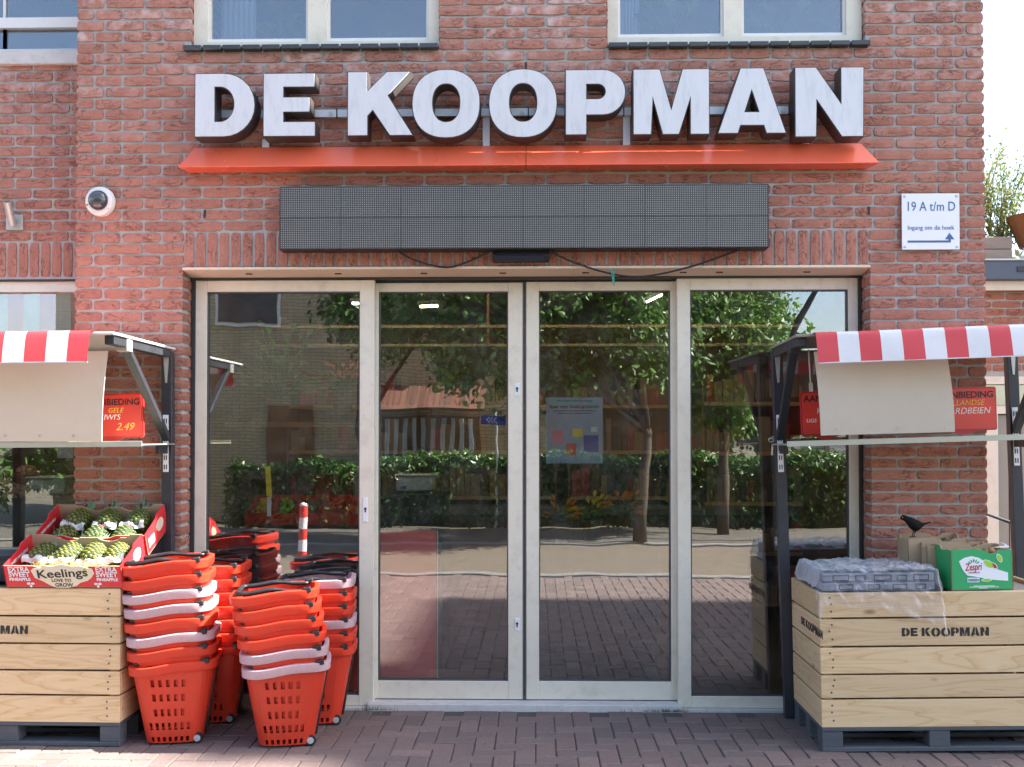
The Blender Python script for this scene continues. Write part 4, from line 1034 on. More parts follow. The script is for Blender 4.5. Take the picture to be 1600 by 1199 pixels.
#@@RIGHT
# ------------------------------------------------------------------ goods on the right crate
MR = Matrix.Translation(cR.location) @ cR.rotation_euler.to_matrix().to_4x4()
def on_crate(x, y, z=0): return MR @ Vector((x, y, topR + z))
tr = thing('fruit_tray', 'grey printed fruit tray wrapped in clear film on the right crate', 'tray', on_crate(.03, .05), cR.rotation_euler)
TW, TD, TH = .545, .40, .088
for i in range(2):
    b = MB(); b.box(0 + .002 * i, TW - .003 * i, 0, TD, .044 * i + .001, .044 * (i + 1) - .001); build('tray_layer', b, m_tray, tr, bevel=.006)
r = random.Random(3)
for i in range(5):
    for j in range(4):
        x, y, w_, h_ = .03 + i * .103 + r.uniform(-.008, .008), .03 + j * .09 + r.uniform(-.008, .008), r.uniform(.06, .085), r.uniform(.045, .065)
        g = [[(x, y), (x + w_, y), (x + w_, y + h_), (x, y + h_)], [(x + .006, y + .007), (x + w_ - .006, y + .007), (x + w_ - .006, y + h_ - .007), (x + .006, y + h_ - .007)]]
        for q in range(4): xx = x + .012 + q * (w_ - .03) / 3; g.append([(xx, y + .016), (xx + .008, y + .016), (xx + .008, y + h_ - .016), (xx, y + h_ - .016)])
        link('label_print', outline_mesh(g, .001, m_ink), tr, (0, 0, TH + .0012), (0, 0, R(r.uniform(-2, 2))))
for k, (x, w_, z, h_) in enumerate(((.05, .08, .050, .030), (.16, .05, .050, .028), (.25, .085, .050, .030), (.36, .05, .050, .028), (.44, .075, .050, .030), (.08, .07, .008, .026), (.22, .06, .008, .026), (.34, .07, .008, .026), (.45, .05, .008, .026))):
    link('label_print', outline_mesh([[(x, z), (x + w_, z), (x + w_, z + h_), (x, z + h_)], [(x + .005, z + .005), (x + w_ - .005, z + .005), (x + w_ - .005, z + h_ - .005), (x + .005, z + h_ - .005)]], .001, m_ink), tr, (0, -.001, 0), (R(90), 0, 0))
fm = MB(); NX, NY = 110, 80; rows = []
for j in range(NY + 1):
    row = []
    for i in range(NX + 1):
        u = -.075 + (TW + .135) * i / NX; v = -.20 + (TD + .24) * j / NY
        x, y, z = u, v, TH + .020
        if u < -.012: x = -.012 + (u + .012) * .45; z -= (-.012 - u) * 1.35
        if u > TW + .008: x = TW + .008 + (u - TW - .008) * .3; z -= (u - TW - .008) * 1.6
        if v < -.012: y = -.012 + (v + .012) * .34; z -= (-.012 - v) * (.85 + .55 * max(0, min(1, u / TW)) ** 1.5)
        if v > TD: y = TD + (v - TD) * .3; z -= (v - TD) * 1.2
        nz = noise.noise(Vector((u * 9, v * 9, 1.7))); n2 = noise.noise(Vector((u * 26, v * 20, 5.1))); n3 = noise.noise(Vector((u * 14, v * 30, 8.2)))
        z += .014 * nz + .013 * n2 + .010 * abs(noise.noise(Vector((u * 48, v * 40, 2.2)))); y += (.010 * n3 if v < 0 else 0) - .012 * (v < -.012); x += .008 * noise.noise(Vector((u * 20, v * 11, 3)))
        z = max(z, TH + .005 + .003 * n2) if (0 <= u <= TW and 0 <= v <= TD) else z
        if v < -.012: y = min(y, -.014)
        row.append((x, y, z))
    rows.append(row)
fm.loft(rows, False, False, False); build('film_wrap', fm, m_film, tr, smooth=True)

def open_box(name, label, loc, w, d, h, m, prints=None):
    c = thing(name, label, 'carton', loc, cR.rotation_euler); t = .006
    b = MB(); b.box(0, w, 0, d, 0, t, 1); build('base', b, [m, m_card], c)
    scoop = lambda: [(w, h), (w * .82, h)] + bite(w * .76, w * .56, h - .004, .014) + [(w * .5, h), (w * .4, h + .006)] + [(w * .2, h + .004), (0, h)]
    b = MB(); prism(b, [(0, 0), (w, 0)] + scoop(), 'y', 0, t); fp = build('front_panel', b, [m, m_card], c)
    b = MB(); prism(b, [(0, 0), (w, 0)] + [(q, z + .012) for q, z in scoop()], 'y', d, d - t); build('back_panel', b, [m, m_card], c)
    for x, a in ((0, t), (w, w - t)):
        b = MB(); prism(b, [(0, 0), (d, 0), (d, h + .012), (d * .7, h + .012), (d * .64, h - .006), (d * .36, h - .006), (d * .3, h), (0, h)], 'x', x, a); build('side_panel', b, [m, m_card], c)
    return c
gw, gh = .295, .195
gb = open_box('kiwi_carton', 'green kiwi carton with a white leaf-shaped brand print', on_crate(.645, .03), gw, .19, gh, m_greencard)
Z = -.0012
swoosh = [(.05, .142), (.075, .158), (.11, .166), (.145, .158), (.175, .138), (.205, .112), (.24, .098), (.282, .085), (.282, .045), (.22, .050), (.17, .058), (.12, .068), (.09, .072), (.072, .092), (.06, .115)]
pr = link('brand_print', outline_mesh([swoosh], .0012, m_plate), gb, (-.012, Z, 0), (R(90), 0, 0))
text('lettering', 'Zespri', .050, m_maroon, pr, (.118, .098, .0012), (0, 0, R(3)), width=.082, shear=.25, bold=.0006)
text('lettering', 'KIWIFRUIT', .011, m_maroon, pr, (.122, .083, .0012), (0, 0, 0))
for a in (-50, -25, 0, 25, 50): link('ray_print', outline_mesh([ell(0, .026, .0035, .009, 8)], .0008, m_blue if a == 0 else m_greencard), pr, (.12, .118, .001), (0, 0, R(-a)))
for (x, y, a, b_, rz, m_) in ((.19, .128, .030, .016, -35, m_plate), (.19, .128, .027, .0135, -35, m_lime), (.218, .118, .02, .011, -48, m_plate), (.218, .118, .016, .008, -48, m_maroon), (.243, .155, .023, .013, -65, m_plate), (.243, .155, .019, .010, -65, m_lime), (.18, .05, .026, .009, 3, m_plate), (.18, .05, .022, .007, 3, m_lime)):
    link('leaf_print', outline_mesh([ell(0, 0, a, b_, 18, 1.7)], .001, m_), pr, (x, y, .0008 + (.0008 if m_ is not m_plate else 0)), (0, 0, R(rz)))
gl_ = link('green_tag', outline_mesh([[(.088, .040), (.145, .040), (.145, .062), (.088, .062)]], .001, m_plate), pr, (0, 0, .0006))
text('lettering', 'GREEN', .017, m_blue, gl_, (.1165, .045, .0012), (0, 0, 0), bold=.0004)
ln = MB()
for z, x0, x1 in ((.020, .105, .205), (.015, .085, .225), (.010, .13, .17)): ln.box(x0, x1, -.0016, -.0002, z, z + .0028)
build('small_print', ln, m_plate, gb)
cb1 = open_box('kiwi_carton', 'plain brown kiwi carton behind the film-wrapped tray, bird perched on it', on_crate(.535, .305), .30, .16, .225, m_card)
cb2 = open_box('kiwi_carton', 'plain brown kiwi carton between the bird and the green carton', on_crate(.60, .225), .31, .075, .195, m_card)
km = []
for i in range(3):
    km.append(MB().lathe([(.002, -.034)] + [(.025 * math.cos(R(a)), .034 * math.sin(R(a))) for a in range(-70, 80, 20)] + [(.002, .034)], 14).mesh('kiwi', m_kiwi, smooth=True))
lk = thing
for bx_, spots, wh in ((gb, ((.07, .1, .165), (.13, .06, .168), (.19, .055, .172), (.215, .06, .176), (.25, .1, .166), (.17, .12, .168)), 'green carton'), (cb1, ((.07, .07, .195), (.14, .09, .20), (.22, .08, .197)), 'carton under the bird'), (cb2, ((.06, .04, .175), (.13, .04, .177), (.21, .042, .179), (.27, .04, .175)), 'middle brown carton')):
    Mx = Matrix.Translation(bx_.location) @ bx_.rotation_euler.to_matrix().to_4x4()
    for k, (x, y, z) in enumerate(sorted(spots)):
        o = link('kiwi', km[k % 3], None, Mx @ Vector((x, y, z)), (R(rnd.uniform(60, 120)), 0, R(rnd.uniform(0, 180))), f'{["first", "second", "third", "fourth", "fifth", "sixth"][k]} kiwi fruit from the left in the {wh}', 'kiwi', f'kiwi fruit in the {wh}')
    b = MB(); lo, hi = (.02, .165)
    build('liner', b.box(.008, (gw if bx_ is gb else .29), .008, (.18 if bx_ is gb else .15 if bx_ is cb1 else .068), .0065, .13), m_card, bx_)
pp = MB(); pp.loft([[(.235, .10, .196), (.305, .10, .203), (.315, .19, .212)], [(.25, .06, .199), (.315, .07, .199), (.318, .15, .215)]], False, False, False); build('paper_liner', pp, m_paper, gb)

# blackbird
bird = thing('blackbird', 'small black bird with an orange beak perched on the cardboard carton', 'bird', (1.962, -.222, 1.014)); bird.scale = (1.12, 1.12, 1.12)
rings = []; spec = [(-.056, .075, .0015, .0015), (-.052, .0755, .007, .007), (-.044, .077, .0125, .0125), (-.034, .074, .0145, .0145), (-.024, .066, .016, .0165), (-.012, .055, .021, .0225), (.003, .046, .025, .0255), (.018, .041, .0245, .0245), (.032, .041, .019, .019), (.044, .0435, .012, .012), (.056, .0475, .009, .0055), (.072, .052, .0095, .0035), (.086, .0565, .007, .002)]
for x, z, a, b_ in spec: rings.append([(x, 1.15 * a * math.cos(2 * math.pi * q / 14), z + (1.15 if x > -.03 and x < .04 else 1) * b_ * math.sin(2 * math.pi * q / 14)) for q in range(14)])
build('body', MB().loft(rings), m_feather, bird, smooth=True)
for s_ in (-1, 1):
    wg = MB(); wg.loft([[(-.006, s_ * .021, .052), (-.006, s_ * .0255, .046), (-.004, s_ * .020, .036)], [(.022, s_ * .022, .054), (.022, s_ * .0285, .046), (.022, s_ * .021, .037)], [(.050, s_ * .010, .052), (.050, s_ * .015, .049), (.050, s_ * .009, .044)], [(.068, s_ * .004, .053), (.068, s_ * .006, .052), (.068, s_ * .003, .050)]]); build('wing', wg, m_feather, bird, smooth=True)
    lg = MB(); xx = .006 + .008 * s_; lg.tube([(xx + .004, s_ * .010, .03), (xx + .006, s_ * .010, .016), (xx, s_ * .010, .0), (xx - .003, s_ * .010, -.010)], [.006, .003, .0018, .0018], 6)
    for tx, ty in ((-.014, 0), (-.010, .007), (-.010, -.007), (.010, 0)): lg.tube([(xx - .002, s_ * .010, -.010), (xx - .002 + tx, s_ * .010 + ty, -.013)], .0014, 5)
    build('leg', lg, m_feather, bird, smooth=True)
    build('eye', MB().lathe([(.0005, -.0012), (.0026, -.0006), (.0026, .0006), (.0005, .0012)], 10, 'y', (-.047, s_ * .0115, .0785)), m_beak, bird)
build('beak', MB().loft([[(-.053, .004, .0755), (-.053, 0, .079), (-.053, -.004, .0755), (-.053, 0, .0725)], [(-.066, .0018, .0745), (-.066, 0, .0762), (-.066, -.0018, .0745), (-.066, 0, .0735)], [(-.073, .0004, .0735), (-.073, 0, .074), (-.073, -.0004, .0735), (-.073, 0, .0732)]]), m_beak, bird)
def leafy(name, loc, n, spread, size, m, label, cat, up=.5, seed=1, pot=True):
    t = thing(name, label, cat, loc); r = random.Random(seed); b = MB(); stems = MB()
    for k in range(n):
        a = r.uniform(0, 6.28); el = r.uniform(.1, 1.3); d = Vector((math.cos(a) * math.cos(el), math.sin(a) * math.cos(el) * .5, math.sin(el) * up * 2)); p = d * spread * r.uniform(.4, 1)
        stems.tube([(0, 0, 0), p * .6 + Vector((0, 0, spread * .1)), p], .003, 4)
        t1 = d.normalized(); s_ = t1.cross(Vector((0, .3, 1))).normalized() * size * .42; tip = p + t1 * size * 1.7 - Vector((0, 0, size * .5))
        mid = p + t1 * size * .8; b.quad([p, mid + s_, tip, mid - s_])
    build('foliage', b, m, t, kind='stuff'); build('stem', stems, m_green, t, kind='stuff')
    if pot: build('pot', MB().lathe([(.05, -.14), (.075, 0), (.07, 0), (.05, -.1)], 14), m_wicker if seed > 10 else m_conc, t)
#@@INSIDE
# ------------------------------------------------------------------ inside the shop
po = thing('poster', 'pale blue printed poster behind the right sliding door', 'poster', (.237, .6, 1.36))
boxo('sheet', (-.172, .172, -.004, 0, 0, .40), mat('poster_blue', (.34, .46, .62), .6), po)
text('lettering', 'Spaar voor Gratis producten', .03, m_ink, po, (0, -.005, .335), width=.30, bold=.0006)
for z, w in ((.375, .22), (.315, .26), (.300, .2)): boxo('print_line', (-w / 2, w / 2, -.0055, -.004, z, z + .006), m_blue, po)
for x, z, w, h, m_ in ((-.1, .12, .07, .08, m_pinkink), (.02, .16, .06, .05, m_yellow), (.1, .07, .09, .1, m_bluesign), (-.02, .05, .06, .07, m_sign), (.12, .19, .04, .03, m_plate)): boxo('picture_patch', (x - w / 2, x + w / 2, -.0055, -.004, z, z + h), m_, po)
rp = thing('red_display_panel', 'red panel standing inside the lower left sliding door', 'panel', (-.735, .275, .05))
boxo('panel', (-.17, .165, 0, .02, .02, .93), m_redpanel, rp); boxo('trim', (-.17, .175, -.004, .022, 0, .018), m_plate, rp); boxo('edge_strip', (.1705, .176, -.004, .022, .02, .93), m_cream, rp)
ct = thing('counter', 'long wooden shop counter inside behind the doors', 'counter', (.1, 2.6, 0))
boxo('body', (-1.6, 1.6, 0, .6, 0.004, .9), m_brown_wood, ct); boxo('worktop', (-1.65, 1.65, -.03, .63, .9, .94), m_grey_wood, ct)
def scale_obj(loc, label):
    t = thing('weighing_scale', label, 'scale', loc)
    boxo('body', (-.12, .12, -.12, .12, .02, .115), mat('scale_body', (.62, .66, .60), .4), t, bevel=.01); boxo('foot', (-.1, .1, -.1, .1, 0, .02), m_black, t)
    boxo('tray', (-.13, .13, -.14, .14, .118, .128), m_alu, t, bevel=.003); boxo('display', (-.1, -.02, -.1225, -.12, .075, .1), m_plate, t); boxo('badge', (-.09, -.05, -.1225, -.12, .032, .052), m_blue, t)
scale_obj((-3.03, .80, 1.145), 'pale green weighing scale behind the left wing window')
scale_obj((-.80, 1.25, 1.145), 'pale weighing scale behind the left sliding door')
boxo('side_counter', (-.98, -.60, 1.02, 1.6, .004, 1.144), m_dark, label='dark pedestal under the scale behind the left door', cat='pedestal')
boxo('window_counter', (-4.0, -2.62, .5, 1.05, 0, 1.144), m_dark, label='dark counter behind the left wing window', cat='counter')
boxo('notice', (-2.812, -2.716, .352, .354, 1.395, 1.56), m_paper, label='white paper notice taped inside the left wing window', cat='notice')
nu = MB(); r = random.Random(9)
for k in range(500):
    x, y = r.gauss(0, .17), r.gauss(0, .08); z = max(0, .11 - abs(x) * .3 - abs(y) * .5) + r.uniform(0, .015); q = r.uniform(.008, .014)
    nu.loft([[(x - q, y - q, z), (x + q, y - q, z), (x + q, y + q, z), (x - q, y + q, z)], [(x - q * .5, y - q * .5, z + q), (x + q * .5, y - q * .5, z + q), (x + q * .5, y + q * .5, z + q), (x - q * .5, y + q * .5, z + q)]])
build('nut_heap', nu, mat('nuts', (.45, .30, .17), .6, rand=.3), loc=(-3.36, .70, 1.145), label='heap of pale nuts behind the left wing window', cat='nuts', kind='stuff')
rl = thing('ceiling_rails', 'pair of pale lighting rails under the shop ceiling', 'rail', (0, 1.5, 2.1))
for z in (.055, .185):
    boxo('rail', (-1.9, 1.9, -.02, .02, z - .006, z + .012), mat('pale_rail', (.30, .23, .14), .6), rl)
build('hanger', MB().tube([(-.33, 0, .067), (-.33, 0, .50)], .01, 6), m_brown_wood, rl)
for i, (x, y, z, rz) in enumerate(((-1.18, 1.3, 2.42, 0), (-.72, 1.3, 2.40, 2), (.84, 1.6, 2.49, 25), (.85, 1.4, 2.57, 12))):
    lp = thing('ceiling_lamp', ['first', 'second', 'third', 'fourth'][i] + ' small lit lamp from the left under the shop ceiling', 'lamp', (x, y, z), (0, R(-rz), 0), 'lit lamps inside')
    boxo('tube', (-.06, .06, -.02, .02, 0, .012), m_lamp, lp); boxo('fitting', (-.07, .07, -.03, .03, .0125, .04), m_dark, lp)
for x in (-1.2, .1, 1.3):  # unseen tubes added behind the door head to brighten the interior
    lp = thing('tube_light', {-1.2: 'left', .1: 'middle', 1.3: 'right'}[x] + ' long tube light added unseen under the shop ceiling to brighten the interior', 'lamp', (x, 1.15, 2.56), (0, 0, 0), 'tube lights inside')
    build('tube', MB().tube([(-.55, 0, 0), (.55, 0, 0)], .018, 8), m_lamp, lp); boxo('fitting', (-.58, .58, -.05, .05, .022, .058), m_dark, lp)
lp = thing('tube_light', 'tube light behind the left wing window', 'lamp', (-3.3, .85, 2.2), (0, 0, 0), 'tube lights inside')
build('tube', MB().tube([(-.45, 0, 0), (.45, 0, 0)], .018, 8), m_lamp, lp); boxo('fitting', (-.48, .48, -.05, .05, .022, .058), m_dark, lp)
tg = thing('yellow_tag', 'yellow tag on a white stick inside the left glass panel', 'tag', (-1.538, .30, 1.08))
build('flag', MB().loft([[(-.02, 0, .10), (.012, 0, .09), (.012, .004, .09), (-.02, .004, .10)], [(-.028, 0, .27), (.002, 0, .27), (.002, .004, .27), (-.028, .004, .27)]]), m_yellow, tg); boxo('stick', (-.016, .008, .0005, .0035, -.02, .092), m_plate, tg)
for i, (x, y) in enumerate(((-1.7, 4.0), (-.4, 4.0), (.9, 4.0), (2.0, 3.2))):
    sh_ = thing('shop_shelf', ['first', 'second', 'third', 'fourth'][i] + ' shelf unit of groceries from the left deep inside the shop', 'shelf', (x, y, .004), (0, 0, 0), 'shelf units inside'); r = random.Random(50 + i)
    for k in range(5): boxo('shelf_board', (-.58, .58, -.18, .18, .1 + k * .42, .13 + k * .42), m_pine, sh_)
    for q in (-.6, .58): boxo('upright', (q, q + .02, -.18, .18, 0, 2.0), m_brown_wood, sh_)
    g = MB()
    for k in range(5):
        xx = -.56
        while xx < .48:
            w_ = r.uniform(.05, .11); g.box(xx, xx + w_ - .008, -.17, .05, .131 + k * .42, .131 + k * .42 + r.uniform(.12, .30), r.randrange(6)); xx += w_
    build('groceries', g, [m_signrim, m_card, m_brown_wood, m_brown_wood, m_card, m_pallet], sh_, kind='stuff')
for i in range(5):
    bt_ = thing('produce_tray', ['first', 'second', 'third', 'fourth', 'fifth'][i] + ' red produce tray from the left behind the left glass panel', 'tray', (-1.77 + i * .155, .62, .98), (R(18), R(-4), 0), 'red trays inside')
    b = MB(); b.box(0, .145, 0, .3, 0, .01); b.box(0, .145, -.006, 0, 0, .075); b.box(0, .145, .3, .306, 0, .075); b.box(-.001, .005, 0, .3, 0, .07); b.box(.14, .146, 0, .3, 0, .07); build('tray', b, m_sign, bt_)
    g = MB(); r = random.Random(i)
    for k in range(14): g.lathe([(.002, -.02), (.017, -.01), (.02, 0), (.015, .013), (.002, .02)], 8, 'z', (r.uniform(.03, .115), r.uniform(.03, .27), .035 + r.uniform(0, .025)))
    build('fruit', g, [m_chalky, m_lime, m_kiwi, m_sign, m_straw][i], bt_, kind='stuff')
boxo('produce_table', (-1.85, -.98, .55, 1.05, .004, .95), m_dark, label='dark table under the red trays behind the left glass panel', cat='table')
leafy('potted_plant', (-1.55, .55, 1.75), 60, .34, .055, m_green_l, 'light green sprigged plant behind the left glass panel', 'plant', seed=31, up=.7)
leafy('potted_plant', (-1.20, .75, 1.80), 120, .30, .035, mat('salmon_petal', (.62, .22, .15), .6, transl=.3), 'salmon flowered plant behind the left glass panel', 'plant', seed=32, up=.3)
boxo('plant_shelf', (-1.85, -.98, .45, .95, 1.58, 1.61), m_brown_wood, label='wooden shelf under the plants behind the left glass panel', cat='shelf')
# seated shop keeper behind the wing window
ps = thing('person', 'bald person with glasses and dark jacket behind the left wing window', 'person', (-3.43, 1.25, .62))
pm = bpy.data.meshes.new('body')
J = [(0, 0, 0, .15), (0, 0, .22, .155), (0, -.01, .40, .15), (0, -.01, .50, .065), (0, -.02, .555, .058), (0, -.035, .60, .078), (0, -.035, .66, .088), (0, -.03, .715, .06), (-.17, 0, .42, .07), (-.22, -.05, .2, .052), (-.14, -.24, .14, .042), (.17, 0, .42, .07), (.22, -.05, .2, .052), (.14, -.24, .14, .042)]
pm.from_pydata([j[:3] for j in J], [(0, 1), (1, 2), (2, 3), (3, 4), (4, 5), (5, 6), (6, 7), (2, 8), (8, 9), (9, 10), (2, 11), (11, 12), (12, 13)], [])
o = bpy.data.objects.new('tmp', pm); COL.objects.link(o); o.modifiers.new('k', 'SKIN')
for v, j in zip(pm.skin_vertices[0].data, J): v.radius = (j[3], j[3] * (.62 if j[2] < .45 else 1.05))
pm.skin_vertices[0].data[0].use_root = True; o.modifiers.new('s', 'SUBSURF').levels = 2
dg = bpy.context.evaluated_depsgraph_get(); dg.update(); me = bpy.data.meshes.new_from_object(o.evaluated_get(dg)); bpy.data.objects.remove(o)
me.materials.clear(); me.materials.append(m_jacket); me.materials.append(m_skin)
for p in me.polygons: p.material_index = 1 if p.center.z > .47 else 0; p.use_smooth = True
link('body', me, ps, rot=(0, 0, R(14)))
fa = thing
hd = link('face', MB().lathe([(.002, -.03), (.014, -.012), (.017, .0)], 10, 'z', (0, -.125, .655)).box(-.03, .03, -.122, -.115, .595, .602).mesh('face', m_skin), ps, rot=(0, 0, R(14)))
g = MB()
for s_ in (-1, 1): g.tube([(s_ * .034 + .026 * math.cos(R(a)), -.132, .682 + .019 * math.sin(R(a))) for a in range(0, 360, 30)], .0025, 6, True); g.tube([(s_ * .06, -.13, .685), (s_ * .088, -.04, .685)], .002, 5)
build('glasses', g, m_black, ps, rot=(0, 0, R(14)))
for s_ in (-1, 1): build('ear', MB().lathe([(.003, -.006), (.022, -.004), (.024, .004), (.004, .008)], 10, 'x', (s_ * .088, -.03, .665)), m_skin, ps, rot=(0, 0, R(14)))
# upstairs: curtain and plants behind the panes
for x0, x1, lab in ((-1.83, -1.62, 'pale curtain at the left of the upper left window'), (.47, .60, 'pale curtain at the left of the upper right window')):
    b = MB(); rows = [[(x0 + (x1 - x0) * i / 40, .28 + .02 * math.sin(i * 1.05), z) for i in range(41)] for z in (3.70, 4.4, 5.1)]; b.loft(rows, False, False, False); build('curtain', b, m_curtain, smooth=True, label=lab, cat='curtain')
leafy('potted_plant', (-1.47, .34, 3.83), 26, .16, .06, m_green, 'leafy plant behind the left pane of the upper left window', 'plant', seed=2)
leafy('potted_plant', (.80, .36, 3.83), 22, .25, .10, m_green, 'broad-leaved plant behind the left pane of the upper right window', 'plant', seed=3)
leafy('potted_plant', (1.43, .36, 3.83), 24, .25, .11, m_green, 'broad-leaved plant behind the right pane of the upper right window', 'plant', seed=4)
leafy('potted_plant', (-.87, .40, 3.80), 30, .13, .03, m_dry, 'feathery pale plant behind the right pane of the upper left window', 'plant', seed=5)
for i in range(3):
    leafy('flower_bunch', (.16 + i * .2, .9, .98 + .02 * i), 22, .15, .045, mat('orange_petal', (.8, .33, .03), .6, transl=.3) if i != 1 else m_yellow, ['left', 'middle', 'right'][i] + ' bunch of orange flowers behind the right sliding door', 'flowers', seed=20 + i)
boxo('flower_stand', (0, .75, .75, 1.05, .004, .84), m_dark, label='dark stand under the flowers behind the right door', cat='stand')
#@@ENV
# ------------------------------------------------------------------ across the street (seen in the glass)
def cloud(b, c, rad, n, size, r, flat=1.0):
    c = Vector(c)
    for k in range(n):
        d = Vector((r.gauss(0, 1), r.gauss(0, 1), r.gauss(0, 1))).normalized() * (r.random() ** .45); p = c + Vector((d.x * rad[0], d.y * rad[1], d.z * rad[2]))
        nrm = (d + Vector((r.uniform(-1, 1), r.uniform(-1, 1), r.uniform(0, 1.4)))).normalized(); t = nrm.cross(Vector((r.uniform(-1, 1), r.uniform(-1, 1), .3))).normalized(); s_ = nrm.cross(t); q = size * r.uniform(.6, 1.25)
        b.quad([p - t * q, p + s_ * q * .55 - nrm * q * .15, p + t * q, p - s_ * q * .55 - nrm * q * .15])
def tree(label, loc, h, crown_c, crown_r, nclump, nleaf, size, m, seed, lean=0):
    t = thing('street_tree', label, 'tree', loc); r = random.Random(seed); tr_ = MB()
    cc = Vector(crown_c); th = cc.z
    tr_.tube([(0, 0, 0), (lean * .1, 0, h * .3), (lean * .4, 0, h * .6), (cc.x * .6, cc.y * .6, th)], [.11, .085, .075, .04], 10)
    clumps = []
    for k in range(nclump):
        d = Vector((r.gauss(0, 1), r.gauss(0, 1), r.gauss(0, 1))).normalized() * (r.uniform(.35, 1)); clumps.append(cc + Vector((d.x * crown_r[0], d.y * crown_r[1], d.z * crown_r[2])))
    for c in clumps[:5]:
        p0 = Vector((lean * .4, 0, h * .6)); tr_.tube([p0, p0.lerp(c, .5) + Vector((0, 0, .15)), c], [.05, .03, .012], 6)
    build('trunk', tr_, m_bark, t, smooth=True)
    b = MB()
    for c in clumps: cloud(b, c, [r.uniform(.35, .6)] * 3, nleaf, size, r)
    build('crown', b, m, t, kind='stuff')
tree('broad leafy tree across the street reflected in the sliding doors', (1.5, -8.6, 0), 2.6, (-1.5, 0, 3.6), (2.6, 1.4, 1.6), 220, 130, .062, m_green, 1, .3)
tree('bright green tree across the street reflected in the right glass panel', (2.95, -10.2, 0), 2.6, (-.05, 0, 3.3), (1.1, 1.0, 1.6), 120, 150, .06, m_green_l, 2)
tree('dark leafy tree across the street reflected at the right of the left panel', (-2.6, -10.3, 0), 2.8, (.4, 0, 4.2), (1.5, 1.0, 1.3), 110, 120, .062, m_green, 3, -.5)
tree('tall tree behind the houses across the street', (1.2, -17.5, 0), 4, (0, 0, 5.5), (2.2, 1.8, 2.5), 46, 60, .16, m_green, 4)
def hedge(label, x0, x1, y0, y1, h, m, seed, n):
    t = thing('hedge', label, 'hedge', ((x0 + x1) / 2, y0, 0)); r = random.Random(seed); b = MB(); ox, oy = (x0 + x1) / 2, y0
    for k in range(n):
        f = r.random(); x, y, z = r.uniform(x0, x1), r.uniform(y0, y1), r.uniform(.05, h)
        if f < .62: y = max(y0, y1) + r.gauss(0, .05)
        elif f < .9: z = h + r.gauss(0, .045)
        hh = .06 * math.sin(x * 3) ; cloud(b, (x - ox, y - oy, z + hh), (.05, .05, .05), 1, .055, r)
    build('foliage', b, m, t, kind='stuff'); boxo('core', (x0 + .1 - ox, x1 - .1 - ox, y0 + .1 - oy, y1 - .15 - oy, 0, h - .12), mat('hedge_core', (.03, .05, .015), .9), t)
hedge('long clipped green hedge across the street reflected in the doors', -2.9, 5.6, -12.0, -11.1, 1.15, m_hedge, 1, 15000)
hedge('short dark clipped hedge across the street left of the long one', -5.2, -3.05, -11.9, -11.1, 1.0, m_hedge, 2, 4000)
for i, (x, y, h_, rr) in enumerate(((.2, -14.9, 2.7, 1.1), (2.7, -15.2, 3.0, 1.2), (4.5, -13.6, 1.6, 1.2), (-7.6, -11.6, 2.0, 1.3), (-9.6, -11.4, 2.3, 1.4), (-11.8, -11.0, 2.2, 1.6))):
    t = thing('tall_shrub', ['left tall dark shrub behind the long hedge', 'middle tall dark shrub behind the long hedge', 'right tall dark shrub behind the long hedge', 'right bushy shrub left of the yellow house', 'middle bushy shrub left of the yellow house', 'left bushy shrub left of the yellow house'][i], 'shrub', (x, y, 0), (0, 0, 0), 'shrubs behind the hedge'); r = random.Random(30 + i); b = MB()
    for k in range(int(24 * h_)):
        a = r.uniform(0, 6.28); q = rr * r.random() ** .5; cloud(b, (q * math.cos(a), q * .6 * math.sin(a), .4 + h_ * r.random()), (.35, .3, .35), 60, .085, r)
    build('foliage', b, m_green, t, kind='stuff'); build('stem', MB().tube([(0, 0, 0), (.1, 0, h_)], [.06, .03], 7), m_bark, t)
hs_ = thing('yellow_brick_house', 'yellow brick house across the street reflected in the left glass panel', 'building', (-3, -12.7, 0))
boxo('wall', (-6, 3.2, -5, 0, -.05, 5.6), m_yellow_brick, hs_); rf = build('roof', MB().loft([[(-6.3, -5.3, 5.6), (3.5, -5.3, 5.6), (3.5, .3, 5.6), (-6.3, .3, 5.6)], [(-5.6, -2.7, 8), (2.8, -2.7, 8), (2.8, -2.4, 8), (-5.6, -2.4, 8)]]), m_tile, hs_)
for x0, x1, z0, z1 in ((-2.9, -1.65, 3.56, 4.9), (.6, 2.4, 3.4, 4.8), (-5.2, -3.9, .9, 2.3)):
    w = boxo('window', (x0, x1, .002, .05, z0, z1), m_white, hs_); boxo('shutter', (x0 + .06, x1 - .06, .0505, .07, z0 + .06, z1 - .06), m_dark, w)
dr = boxo('door', (-1.9, -1.05, .002, .05, 0, 2.1), m_brown_wood, hs_); boxo('handle', (-1.15, -1.12, .05, .09, 1.0, 1.12), m_galv, dr)
bs_ = thing('backdrop_shed', 'brown timber shed added behind the long hedge to darken the reflection', 'shed', (1.9, -12.9, 0))  # added as a dark backdrop so the doors reflect less bright sky
for i in range(22): boxo('plank', (-1.7 + i * .155, -1.7 + i * .155 + .15, -.03, .0, 0, 2.9), m_brown_wood, bs_)
boxo('roof', (-1.8, 1.85, -1.4, .15, 2.9, 3.0), m_dark, bs_); boxo('side_walls', (-1.68, 1.68, -1.35, -.035, 0, 2.88), m_brown_wood, bs_)
lt = thing('lean_to', 'lean-to with orange tiled roof and pale posts across the street', 'shed', (-1.95, -12.66, 0))
boxo('wall', (-.85, .95, -.02, .06, 0, 1.9), m_brown_wood, lt)
for i in range(10): boxo('curtain_strip', (-.8 + i * .17, -.72 + i * .17, .065, .09, .8, 1.85), m_curtain, lt)
